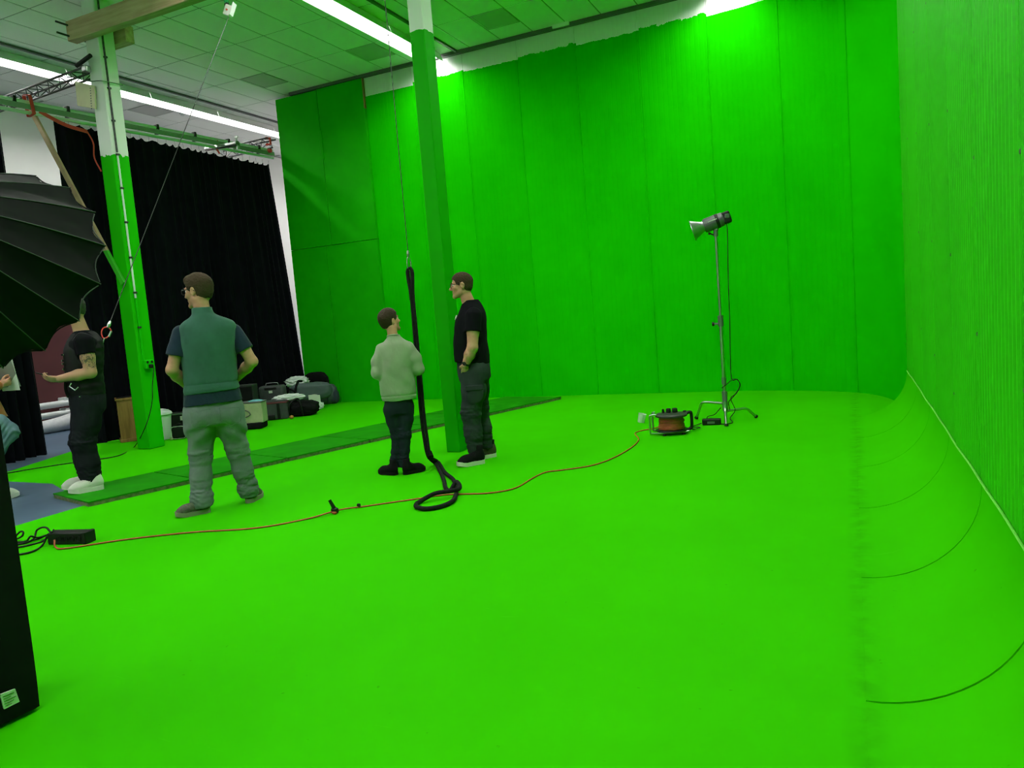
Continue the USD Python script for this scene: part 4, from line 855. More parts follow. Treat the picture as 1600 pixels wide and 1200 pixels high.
# ------------------------------------------------------------ people: smooth solids from distance fields
class Field:
    def __init__(s, lo, hi, h):
        s.h = h; s.lo = np.array(lo, float); s.n = np.ceil((np.array(hi) - s.lo) / h).astype(int) + 1
        s.ax = [s.lo[k] + h * np.arange(s.n[k]) for k in range(3)]
        s.D = np.full(s.n, .5, np.float32)
    def _sub(s, lo, hi):
        a = np.clip(np.floor((np.array(lo) - s.lo) / s.h).astype(int), 0, s.n - 1); b = np.clip(np.ceil((np.array(hi) - s.lo) / s.h).astype(int) + 1, 1, s.n)
        sl = tuple(slice(i, max(j, i + 1)) for i, j in zip(a, b))
        P = np.stack(np.meshgrid(*[s.ax[k][sl[k]] for k in range(3)], indexing='ij'), -1)
        return sl, P
    def add(s, prim, k=.02, pad=None):
        lo, hi, fn = prim; m = (pad or 0) + k + 3 * s.h + .01
        sl, P = s._sub(lo - m, hi + m); d = fn(P); o = s.D[sl]
        t = np.clip(.5 + .5 * (o - d) / k, 0, 1) if k > 0 else (o > d) * 1.0
        s.D[sl] = o * (1 - t) + d * t - (k * t * (1 - t) if k > 0 else 0)
        return s
    def sub(s, prim, k=.008):
        lo, hi, fn = prim; m = k + 3 * s.h
        sl, P = s._sub(lo - m, hi + m); d = -fn(P); o = s.D[sl]
        t = np.clip(.5 - .5 * (o - d) / k, 0, 1)
        s.D[sl] = o * (1 - t) + d * t + k * t * (1 - t)
        return s
    def cut(s, c, n, k=.004):             # keep the side against n
        n = np.asarray(n, float) / np.linalg.norm(n)
        d = sum((s.ax[i] - c[i]).reshape([-1 if j == i else 1 for j in range(3)]) * n[i] for i in range(3))
        s.D = np.maximum(s.D, d.astype(np.float32)); return s
    def soften(s, sig=2.0):
        from scipy.ndimage import gaussian_filter
        s.D = gaussian_filter(np.minimum(s.D, .09), sig); return s
    def ruffle(s, amp, scale, seed=0, band=.04, where=None):
        ii = np.argwhere(np.abs(s.D) < band)
        P = s.lo + ii * s.h
        w = amp if where is None else amp * where(P)
        s.D[tuple(ii.T)] += (w * (2 * meshkit.fbm(P * np.asarray(scale) + 31.7, 3, seed) - 1)).astype(np.float32)
        return s
    def fold(s, fn, band=.05):
        ii = np.argwhere(np.abs(s.D) < band); P = s.lo + ii * s.h
        s.D[tuple(ii.T)] += fn(P).astype(np.float32); return s
    def mesh(s):
        D = s.D; n = s.n
        for k in range(3):
            for e in (0, -1):
                ix = [slice(None)] * 3; ix[k] = e; D[tuple(ix)] = np.maximum(D[tuple(ix)], .01)
        c = tuple(x - 1 for x in n); acc = np.zeros((*c, 3), np.float32); cnt = np.zeros(c, np.float32)
        sgn = D < 0
        for a in range(3):
            b_, c_ = [x for x in range(3) if x != a]
            i0 = [slice(None)] * 3; i1 = [slice(None)] * 3; i0[a] = slice(0, -1); i1[a] = slice(1, None)
            d0, d1 = D[tuple(i0)], D[tuple(i1)]; cr = sgn[tuple(i0)] != sgn[tuple(i1)]
            t = np.where(cr, d0 / np.where(d0 == d1, 1, d0 - d1), 0)
            for ob in (0, 1):
                for oc in (0, 1):
                    sl = [slice(None)] * 3; sl[b_] = slice(1 - ob, n[b_] - ob); sl[c_] = slice(1 - oc, n[c_] - oc); sl[a] = slice(None)
                    e = cr[tuple(sl)]; tt = t[tuple(sl)]
                    acc[..., a] += np.where(e, tt, 0); acc[..., b_] += np.where(e, 1 - ob if False else (0 if ob == 0 else 1) * 0 + (1 if (1 - ob) == 0 else 0) * 0, 0)
                    off = np.zeros(3); off[b_] = 0 if ob == 1 else 0
                    cnt += e
                    # cell index = edge index - (1 - o): the edge lies at offset (1 - o) in that cell
                    acc[..., b_] += np.where(e, float(1 - ob), 0); acc[..., c_] += np.where(e, float(1 - oc), 0)
        act = cnt > 0; idx = np.full(c, -1, np.int64); idx[act] = np.arange(act.sum())
        V = (np.argwhere(act) + acc[act] / cnt[act][:, None]) * s.h + s.lo
        F = []
        for a in range(3):
            b_, c_ = (a + 1) % 3, (a + 2) % 3
            i0 = [slice(1, -1)] * 3; i1 = [slice(1, -1)] * 3; i0[a] = slice(0, -1); i1[a] = slice(1, None)
            cr = sgn[tuple(i0)] != sgn[tuple(i1)]; e = np.argwhere(cr)
            if not len(e): continue
            p = e + 1; p[:, a] -= 1; ins = sgn[tuple(p.T)]
            def cell(db, dc):
                q = p.copy(); q[:, b_] += db; q[:, c_] += dc; return idx[tuple(q.T)]
            q = np.stack([cell(-1, -1), cell(0, -1), cell(0, 0), cell(-1, 0)], 1)
            q[~ins] = q[~ins][:, ::-1]; F.append(q)
        F = np.vstack(F); F = F[(F >= 0).all(1)]
        return trimesh.Trimesh(V, np.vstack([F[:, [0, 1, 2]], F[:, [0, 2, 3]]]), process=False)

def ell(c, r, R=None):
    c, r = np.asarray(c, float), np.asarray(r, float); m = r.max()
    def fn(P):
        q = P - c
        if R is not None: q = q @ R
        k0 = np.linalg.norm(q / r, axis=-1); k1 = np.linalg.norm(q / r**2, axis=-1)
        return k0 * (k0 - 1) / np.maximum(k1, 1e-9)
    return c - m, c + m, fn
def cone(a, b, ra, rb, flat=None):
    a, b = np.asarray(a, float), np.asarray(b, float); d = b - a; L2 = d @ d + 1e-12; m = max(ra, rb)
    def fn(P):
        q = P - a
        if flat is not None:
            n = np.asarray(flat[0], float); n = n / np.linalg.norm(n); q = q + (flat[1] - 1) * (q @ n)[..., None] * n
            dd = d + (flat[1] - 1) * (d @ n) * n
        else: dd = d
        t = np.clip((q @ dd) / (dd @ dd + 1e-12), 0, 1); e = np.linalg.norm(q - t[..., None] * dd, axis=-1)
        return e - (ra + (rb - ra) * t)
    return np.minimum(a, b) - m, np.maximum(a, b) + m, fn
def loft(rows, power=2.3):
    """rows of (z, cx, cy, rx, ry): a trunk of rounded sections."""
    A = np.array(sorted(rows), float); z = A[:, 0]
    zz = np.linspace(z[0], z[-1], 60)
    from scipy.interpolate import PchipInterpolator
    S = [PchipInterpolator(z, A[:, k])(zz) for k in range(1, 5)]
    def fn(P):
        cx, cy, rx, ry = (np.interp(P[..., 2], zz, q) for q in S)
        k = (np.abs((P[..., 0] - cx) / rx) ** power + np.abs((P[..., 1] - cy) / ry) ** power) ** (1 / power)
        d = (k - 1) * np.minimum(rx, ry)
        return np.maximum(d, np.maximum(z[0] - P[..., 2], P[..., 2] - z[-1]))
    m = np.array([max(A[:, 3].max(), A[:, 4].max())] * 2)
    return np.array([(A[:, 1] - A[:, 3]).min(), (A[:, 2] - A[:, 4]).min(), z[0]]), np.array([(A[:, 1] + A[:, 3]).max(), (A[:, 2] + A[:, 4]).max(), z[-1]]), fn
def chain(F, pts, k=.02, flat=None):
    for (a, ra), (b, rb) in zip(pts[:-1], pts[1:]): F.add(cone(a, b, ra, rb, flat), k)
def frame(fwd, roll=0.0):       # columns: right, forward, up
    f = np.asarray(fwd, float); f = f / np.linalg.norm(f); r = np.cross(f, [0, 0, 1]); r /= np.linalg.norm(r); u = np.cross(r, f)
    if roll: r, u = r * math.cos(roll) + u * math.sin(roll), u * math.cos(roll) - r * math.sin(roll)
    return np.stack([r, f, u], 1)

def head_skin(F, c, R, s=1.0, stub=0.0):
    def T(p): return c + R @ (np.array(p) * s)
    E = lambda p, r, k=.012: F.add(ell(T(p), np.array(r) * s, R), k * s)
    E((0, -.016, .036), (.075, .096, .082), 0.0); E((0, .022, -.030), (.060, .068, .078), .02); E((0, -.03, -.01), (.064, .07, .07), .02)
    F.add(cone(T((-.048, .0, -.060)), T((-.013, .070, -.098)), .020 * s, .017 * s), .022 * s); F.add(cone(T((.048, .0, -.060)), T((.013, .070, -.098)), .020 * s, .017 * s), .022 * s)
    E((0, .074, -.098), (.022, .018, .018), .014)
    F.add(cone(T((-.034, .074, .024)), T((.034, .074, .024)), .011 * s, .011 * s), .014 * s)
    for q in (-1, 1): E((q * .042, .056, -.022), (.022, .022, .024), .016)
    F.add(cone(T((0, .084, .012)), T((0, .107, -.026)), .0075 * s, .0105 * s), .010 * s); E((0, .109, -.030), (.010, .010, .009), .006)
    for q in (-1, 1): E((q * .012, .097, -.034), (.008, .009, .007), .005)
    for q in (-1, 1): F.sub(ell(T((q * .032, .096, .006)), np.array((.017, .014, .011)) * s, R), .008 * s)
    E((0, .083, -.060), (.024, .010, .0065), .005); E((0, .081, -.071), (.021, .010, .007), .005)
    F.sub(ell(T((0, .098, -.0655)), np.array((.022, .010, .0022)) * s, R), .004 * s)
    for q in (-1, 1):
        Re = R @ trimesh.transformations.euler_matrix(0, 0, -q * .35)[:3, :3]
        F.add(ell(T((q * .079, -.012, -.004)), np.array((.0085, .020, .032)) * s, Re), .006 * s)
        F.sub(ell(T((q * .090, -.006, -.002)), np.array((.007, .010, .017)) * s, Re), .005 * s)
def head_extras(t, c, R, s, mats, glasses=None, lids=True):
    def T(p): return c + R @ (np.array(p) * s)
    for q in (-1, 1):
        m = trimesh.creation.icosphere(subdivisions=2, radius=.0125 * s); m.apply_translation(T((q * .031, .0715, .006)))
        e = obj(t, 'eye', m, mats['eye'], smooth=True, world=False)
        ir = trimesh.creation.icosphere(subdivisions=2, radius=.0062 * s); ir.apply_translation(T((q * .031, .0778, .006))); obj(e, 'iris', ir, mats['iris'], smooth=True, world=False)
        obj(t, 'eyebrow', tube([T((q * .016, .089, .027)), T((q * .032, .089, .031)), T((q * .046, .080, .027))], [.004 * s, .0045 * s, .0025 * s], 6), mats['hair'], world=False)
    if glasses:
        g = []
        for q in (-1, 1):
            th = np.linspace(0, 2 * np.pi, 20, endpoint=False)
            g.append(tube(np.array([T((q * (.033 + .024 * math.copysign(abs(math.cos(a)) ** .7, math.cos(a))), .100 - .010 * abs(math.cos(a) * .5 + .5) * (1 if q * math.cos(a) > 0 else .2), .004 + .019 * math.copysign(abs(math.sin(a)) ** .7, math.sin(a)))) for a in th]), .0026 * s, 6, closed=True))
            g.append(tube([T((q * .058, .094, .014)), T((q * .076, .06, .014)), T((q * .083, -.005, .014)), T((q * .082, -.03, -.004))], .0026 * s, 6))
        g.append(tube([T((-.010, .101, .008)), T((0, .104, .010)), T((.010, .101, .008))], .0024 * s, 6))
        obj(t, 'glasses', join(*g), mats['glasses'], smooth=True, world=False, label='dark framed glasses')
def hair(c, R, s, top=.016, side=.006, front=.072, nape=-.062, seed=0, h=.004, rough=.0035, stretch=(120, 60, 110), quiff=.0):
    F = Field(c - .16 * s, c + .16 * s, h)
    def T(p): return c + R @ (np.array(p) * s)
    F.add(ell(T((0, -.016, .036)), np.array((.075 + side, .096 + side, .082 + side + .002)) * s, R), 0)
    F.add(ell(T((0, -.03, -.01)), np.array((.066 + side * .7, .072 + side * .7, .072)) * s, R), .015 * s)
    F.add(ell(T((0, .0, .066)), np.array((.060 + side, .078, .045 + top)) * s, R), .02 * s)
    if quiff: F.add(ell(T((0, .06, .085)), np.array((.05, .03, .022 + quiff)) * s, R), .02 * s)
    # hairline: forehead, temples, round the ear, nape
    n1 = R @ np.array([0, .55, -.84]); F.cut(T((0, front, .052)), n1) if False else None
    ii = np.argwhere(F.D < .03); P = F.lo + ii * F.h; q = (P - c) @ R / s
    x, y, z = q[:, 0], q[:, 1], q[:, 2]
    line = np.interp(y, [-.12, -.075, -.045, -.028, -.022, .008, .014, .045, .055, .07, .12], [nape, nape, -.052, -.040, .022, .026, -.004, .012, .045, .060, .066])
    d = (line - z) * s
    F.D[tuple(ii.T)] = np.maximum(F.D[tuple(ii.T)], d.astype(np.float32))
    F.ruffle(rough * s, np.array(stretch), seed, .02)
    return F.mesh()
def hand(F, wrist, fdir, palm_n, s=1.0, curl=.35, thumb=1, spread=.06, curls=None):
    """palm, four fingers of different length with two bends, a thumb from the side of the palm. palm_n points out of the palm."""
    f = np.asarray(fdir, float); f = f / np.linalg.norm(f); n = np.asarray(palm_n, float); n = n - f * (n @ f); n /= np.linalg.norm(n); w = np.cross(f, n) * thumb   # w: towards the thumb
    W = np.asarray(wrist, float)
    F.add(cone(W - f * .01, W + f * .055 * s, .024 * s, .034 * s, (n, 1.7)), .012)
    for k, (o, l, r) in enumerate(((.030, .078, .0090), (.011, .088, .0094), (-.009, .082, .0090), (-.028, .064, .0080))):
        a = W + (f * .078 + w * o) * s; cu = curls[k] if curls else curl * (1 + .12 * k); d = f + w * spread * (1.5 - k) * .5
        F.add(cone(W + (f * .035 + w * o * .7) * s, a, .013 * s, .0105 * s), .008)
        ang = 0
        for seg, part in enumerate((.44, .32, .24)):
            ang += cu * (1.0, 1.15, .8)[seg]; e = a + (d * math.cos(ang) + n * math.sin(ang)) / np.linalg.norm(d) * l * part * s
            F.add(cone(a, e, r * s * (1 - .08 * seg), r * s * (.95 - .08 * seg)), .003); a = e
    a = W + (f * .020 + w * .026 + n * .006) * s; b = a + (f * .032 + w * .026 + n * .018) * s; c = b + (f * .030 + w * .004 + n * .014) * s; e = c + (f * .022 - w * .004 + n * .006) * s
    F.add(cone(a, b, .015 * s, .0115 * s), .010); F.add(cone(b, c, .011 * s, .010 * s), .004); F.add(cone(c, e, .010 * s, .0085 * s), .003)
def shoe(t, heel, toe, mats, s=1.0, name='shoe', ankle=None, pitch=0.0, lift=0.0, style=0):
    heel, toe = np.array(heel, float), np.array(toe, float); d = toe - heel; L = np.linalg.norm(d[:2]); yaw = math.atan2(d[1], d[0]) - math.pi / 2
    R = trimesh.transformations.rotation_matrix(yaw, (0, 0, 1))[:3, :3] @ trimesh.transformations.rotation_matrix(pitch, (1, 0, 0))[:3, :3]
    k = L / .29
    F = Field((-.075, -.02, -.01), (.075, .31, .17), .0045)
    F.add(ell((0, .055, .060), (.040, .060, .058)), 0); F.add(cone((0, .06, .068), (0, .20, .050), .043, .042, ((0, 0, 1), 1.0)), .03)
    F.add(ell((.004, .213, .040), (.048, .072, .040)), .03); F.add(cone((0, .062, .08), (0, .055, .115), .040, .040, ((1, 0, 0), 1.15)), .03)
    F.sub(cone((0, .058, .105), (0, .055, .16), .032, .036, ((1, 0, 0), 1.15)), .006)
    F.cut((0, 0, .030), (0, 0, -1)); F.ruffle(.0015, (60, 60, 60), 3)
    up_ = F.mesh()
    out = sg.Point(0, .046).buffer(.0445).union(sg.Point(.004, .205).buffer(.0525)).union(sg.Point(.007, .242).buffer(.046)).convex_hull
    so = sg.Polygon([(x * (1 + .0) , y) for x, y in out.exterior.coords]).buffer(.002).simplify(.001)
    sole = trimesh.creation.extrude_polygon(so, .034, engine='earcut')
    sole.vertices[:, 2] += np.where(sole.vertices[:, 1] > .21, (sole.vertices[:, 1] - .21) * .18, 0)
    strip = trimesh.creation.extrude_polygon(so.buffer(.0022), .010, engine='earcut')
    lace = join(*[tube(spline([(-.026, .112 + .021 * i, .094 - .007 * i), (0, .115 + .021 * i, .110 - .009 * i), (.026, .112 + .021 * i, .094 - .007 * i)], 4), .0042, 5) for i in range(4)], tube(spline([(0, .105, .092), (.03, .10, .10), (.045, .12, .07)], 4), .003, 5), tube(spline([(0, .105, .092), (-.03, .10, .10), (-.045, .12, .07)], 4), .003, 5))
    def place(m):
        m = m.copy(); m.vertices = (m.vertices * [k, k, 1.15 * k]) @ R.T + [heel[0], heel[1], lift]; return m
    sh = obj(t, name, place(up_), mats[0], smooth=True, world=False)
    sock = tube(np.array([(0, .060, .05), (0, .058, .11), (0, .052, .16)]), [.040, .039, .042], 16)
    if style != 2: obj(sh, 'sock', place(sock), M['sock'], smooth=True, world=False)
    obj(sh, 'sole', place(sole), mats[1], smooth=30, world=False); obj(sh, 'laces', place(lace), mats[2], smooth=True, world=False)
    if style == 1:      # side stripe of pale foam windows on the sole
        obj(sh, 'sole_strip', place(strip), mats[3], smooth=30, world=False)
    return sh

M['skin'] = mat('skin', (.56, .275, .185), .5, (.49, .225, .145), 20, spec=.35)
M['sock'] = mat('black_sock', (.008, .008, .009), .9, spec=.1)
M['skin2'] = mat('skin_tan', (.42, .21, .125), .5, (.36, .17, .10), 20, spec=.35)
M['eye'] = mat('eye_white', (.50, .47, .44), .3); M['iris'] = mat('iris_brown', (.06, .035, .02), .2); M['glasses'] = mat('glasses_frame', (.012, .011, .011), .3)
M['hair_brown'] = mat('hair_brown', (.038, .023, .013), .75, (.075, .046, .026), 130, stretch=(2.2, .6, 2.2), bump=.5, bscale=170, spec=.15); M['hair_dark'] = mat('hair_dark', (.014, .011, .010), .6, (.03, .022, .018), 90)
M['hair_boy'] = mat('hair_boy', (.026, .014, .008), .55, (.060, .034, .020), 130, stretch=(2.2, .6, 2.2), bump=.5, bscale=170, spec=.15)
HM = lambda h: {'eye': M['eye'], 'iris': M['iris'], 'hair': M[h], 'glasses': M['glasses']}
def bump_cloth(name, c, c2, sc=8): return mat(name, c, .85, c2, sc, spec=.15, bump=.12, bscale=120, sheen=.1)
M['vest'] = bump_cloth('vest_green', (.045, .125, .102), (.038, .105, .086)); M['tee_navy'] = bump_cloth('tee_navy', (.014, .028, .055), (.011, .022, .044))
M['jeans_grey'] = mat('jeans_grey', (.125, .155, .158), .85, (.180, .210, .208), 5, spec=.1, bump=.1, bscale=150, detail=6)
M['jeans_seam'] = mat('jeans_seam', (.10, .12, .115), .85)
M['jeans_blue'] = mat('jeans_blue', (.10, .175, .235), .85, (.155, .24, .30), 6, spec=.1, bump=.1, bscale=150)
M['jeans_black'] = mat('jeans_black', (.008, .010, .013), .85, (.012, .015, .018), 7, spec=.1, bump=.1, bscale=120)
M['jeans_dark'] = mat('jeans_dark', (.010, .016, .022), .85, (.015, .023, .031), 7, spec=.1, bump=.1, bscale=120)
M['cargo'] = mat('cargo_grey', (.026, .034, .036), .85, (.036, .045, .048), 7, spec=.1, bump=.1, bscale=120)
M['sweat'] = bump_cloth('sweatshirt_sage', (.29, .335, .235), (.255, .30, .205), 6); M['tee_black'] = mat('tee_black', (.0045, .005, .007), .9, (.006, .0065, .0085), 8, spec=.08)
M['jacket'] = bump_cloth('jacket_orange', (.34, .135, .032), (.28, .105, .024)); M['leather'] = mat('harness_black', (.006, .0065, .007), .6, spec=.2)
M['shoe_grey'] = mat('shoe_brown_grey', (.055, .050, .040), .7, (.12, .11, .09), 30); M['sole_pale'] = mat('sole_pale', (.62, .60, .52), .6); M['shoe_black'] = mat('shoe_black', (.006, .006, .007), .8, spec=.12)
M['shoe_white'] = mat('shoe_white', (.68, .67, .62), .6); M['sole_black'] = mat('sole_black', (.006, .006, .006), .8, spec=.12); M['lace_dark'] = mat('lace_dark', (.014, .014, .014), .9, spec=.1)
M['shoe_brown'] = mat('shoe_brown', (.06, .032, .025), .7)

def person(label, O, yaw, z=0.0): return thing('person', label, 'person', (O[0], O[1], z), yaw)
def field_for(pts, pad, h):
    P = np.array(pts); return Field(P.min(0) - pad, P.max(0) + pad, h)
def wrinkle(F, amp, seed, zs=((.0, 1.0),)):
    return F

# ---- man in the green vest, seen from behind -------------------------------------------------
def man_vest():
    t = person('man in a green vest and grey jeans seen from behind, elbows out, head turned left', (-4.731, 4.419), 46.95)
    H = np.array([-.012, .02, 1.775]); R = frame((-.80, .60, -.06)); s = 1.12
    shL, shR = (-.178, .0, 1.452), (.218, .0, 1.432); eL, eR = (-.272, -.03, 1.165), (.330, -.03, 1.175); wL, wR = (-.185, .15, 1.02), (.205, .16, 1.04)
    F = Field((-.42, -.24, .0), (.46, .30, 1.93), .0052)
    head_skin(F, H, R, s)
    F.add(cone((-.005, -.01, 1.70), (.005, -.015, 1.52), .058, .068), .02)
    F.add(loft([(.80, 0, 0, .15, .10), (1.0, 0, 0, .16, .10), (1.3, .01, 0, .17, .11), (1.48, .015, 0, .15, .08), (1.56, .01, -.01, .07, .06)]), .03)
    for S_, E_, W_ in ((shL, eL, wL), (shR, eR, wR)):
        chain(F, [(S_, .048), (np.array(S_) * .5 + np.array(E_) * .5, .050), (E_, .044)], .02); chain(F, [(E_, .046), (np.array(E_) * .65 + np.array(W_) * .35, .047), (W_, .031)], .02)
    hand(F, wL, (.75, .35, -.45), (.3, -.9, 0), 1.05, .5, -1); hand(F, wR, (-.75, .35, -.45), (-.3, -.9, 0), 1.05, .5, 1)
    for a, b, c in (((-.10, 0, .88), (-.14, .01, .44), (-.172, -.06, .10)), ((.10, 0, .88), (.142, .03, .44), (.195, .065, .10))): chain(F, [(a, .075), (b, .05), (c, .04)], .03)
    obj(t, 'body', F.mesh(), M['skin'], smooth=True, world=False)
    head_extras(t, H, R, s, HM('hair_brown'), True)
    obj(t, 'hair', hair(H, R, s, .020, .007, seed=2, quiff=.012), M['hair_brown'], smooth=True, world=False)
    # t-shirt
    F = Field((-.42, -.26, .80), (.46, .28, 1.64), .006)
    F.add(loft([(.865, .0, .0, .226, .160), (.95, .002, 0, .213, .148), (1.10, .005, 0, .196, .135), (1.30, .012, 0, .200, .132), (1.44, .018, -.005, .195, .115), (1.50, .018, -.01, .165, .095), (1.57, .005, -.012, .075, .075)]), 0)
    for S_, E_, q in ((shL, eL, -1), (shR, eR, 1)):
        S_, E_ = np.array(S_), np.array(E_); m_ = S_ + (E_ - S_) * .62
        G = cone(S_ + [0, 0, -.004], m_ + (E_ - S_) * .12, .066, .074); F.add(G, .03)
    for S_, E_ in ((shL, eL), (shR, eR)):
        S_, E_ = np.array(S_), np.array(E_); dd = (E_ - S_) / np.linalg.norm(E_ - S_); m_ = S_ + (E_ - S_) * .62
        ii = np.argwhere(F.D < .03); P = F.lo + ii * F.h; far = (np.abs(P[:, 0] - .01) > .185) & (P[:, 2] > 1.12)
        d_ = (P - m_) @ dd; F.D[tuple(ii[far].T)] = np.maximum(F.D[tuple(ii[far].T)], d_[far].astype(np.float32))
    F.cut((0, 0, .870), (0.03, 0, -1)); F.ruffle(.007, (9, 9, 5), 4); F.ruffle(.003, (30, 30, 14), 5)
    obj(t, 't_shirt', F.mesh(), M['tee_navy'], smooth=True, world=False)
    # padded vest
    F = Field((-.30, -.26, .90), (.34, .26, 1.72), .006)
    F.add(loft([(.955, .0, 0, .208, .150), (.985, .0, 0, .213, .156), (1.03, .0, 0, .206, .150), (1.12, .005, 0, .206, .148), (1.30, .012, 0, .214, .150), (1.40, .020, 0, .218, .145), (1.47, .025, -.005, .218, .130), (1.515, .025, -.010, .200, .112), (1.545, .018, -.012, .155, .098), (1.572, .008, -.012, .105, .090), (1.595, .0, -.010, .082, .084), (1.64, -.004, -.004, .076, .080)]), 0)
    F.sub(cone((-.004, -.006, 1.60), (-.006, .0, 1.72), .063, .072), .006)
    F.cut((0, 0, .965), (.05, 0, -1))
    for q, x in ((-1, -.238), (1, .282)): F.sub(cone((x, 0, 1.28), (x + q * .0, 0, 1.44), .060, .060, ((1, 0, 0), 1.6)), .012)
    F.fold(lambda P: .0035 * np.exp(-((P[:, 2] - 1.035) / .006) ** 2)); F.ruffle(.007, (7, 7, 4.5), 8); F.ruffle(.0025, (26, 26, 12), 9)
    vs = obj(t, 'vest', F.mesh(), M['vest'], smooth=True, world=False)
    # jeans
    F = Field((-.36, -.30, .02), (.36, .28, .98), .0062)
    F.add(loft([(.70, -.005, .0, .222, .150), (.78, -.005, -.005, .224, .160), (.84, 0, 0, .210, .146), (.88, 0, 0, .195, .128), (.95, 0, 0, .180, .118)]), 0)
    chain(F, [((-.105, 0, .82), .118), ((-.118, .0, .66), .108), ((-.140, .012, .46), .086), ((-.156, -.01, .28), .080), ((-.168, -.05, .12), .078), ((-.172, -.065, .055), .082)], .05)
    chain(F, [((.105, 0, .82), .118), ((.118, .0, .66), .106), ((.142, .03, .46), .086), ((.165, .045, .28), .078), ((.188, .062, .14), .074), ((.196, .066, .085), .078)], .05)
    F.soften(); F.cut((0, 0, .048), (0, 0, -1))
    def folds(P):
        z = P[:, 2]; lo = np.exp(-((z - .16) / .12) ** 2) + .8 * np.exp(-((z - .44) / .07) ** 2)
        return .015 * lo * (meshkit.fbm(np.c_[P[:, 0] * 7, P[:, 1] * 7, z * 34] + 11.3, 3, 5) - .5) * 2 + .0016 * lo * np.sin(z * 150 + 9 * np.sin(P[:, 0] * 22 + P[:, 1] * 9)) + .0065 * np.sin(42 * (z + .9 * np.abs(P[:, 0])) + 3 * P[:, 0]) * np.exp(-((z - .62) / .10) ** 2)
    F.fold(folds); F.ruffle(.006, (10, 10, 6), 12)
    jn = obj(t, 'jeans', F.mesh(), M['jeans_grey'], smooth=True, world=False)
    for x, ang in ((-.10, .1), (.115, -.1)):
        pk = []
        for u, w in ((-.075, .0), (.075, .0), (.07, -.11), (0, -.145), (-.07, -.11), (-.075, 0)): pk.append((x + u, -.166 - .006 * math.cos(u * 12), .83 + w + ang * u))
        obj(jn, 'pocket_seam', tube(np.array(pk), .0013, 5), M['jeans_seam'], world=False)
    M['sole_tan'] = mat('sole_tan', (.26, .235, .18), .65)
    mats = (M['shoe_grey'], M['sole_tan'], M['lace_dark'])
    shoe(t, (-.115, -.072, 0), (-.375, -.110, 0), mats); shoe(t, (.180, .010, 0), (.285, .245, 0), mats)
    return t

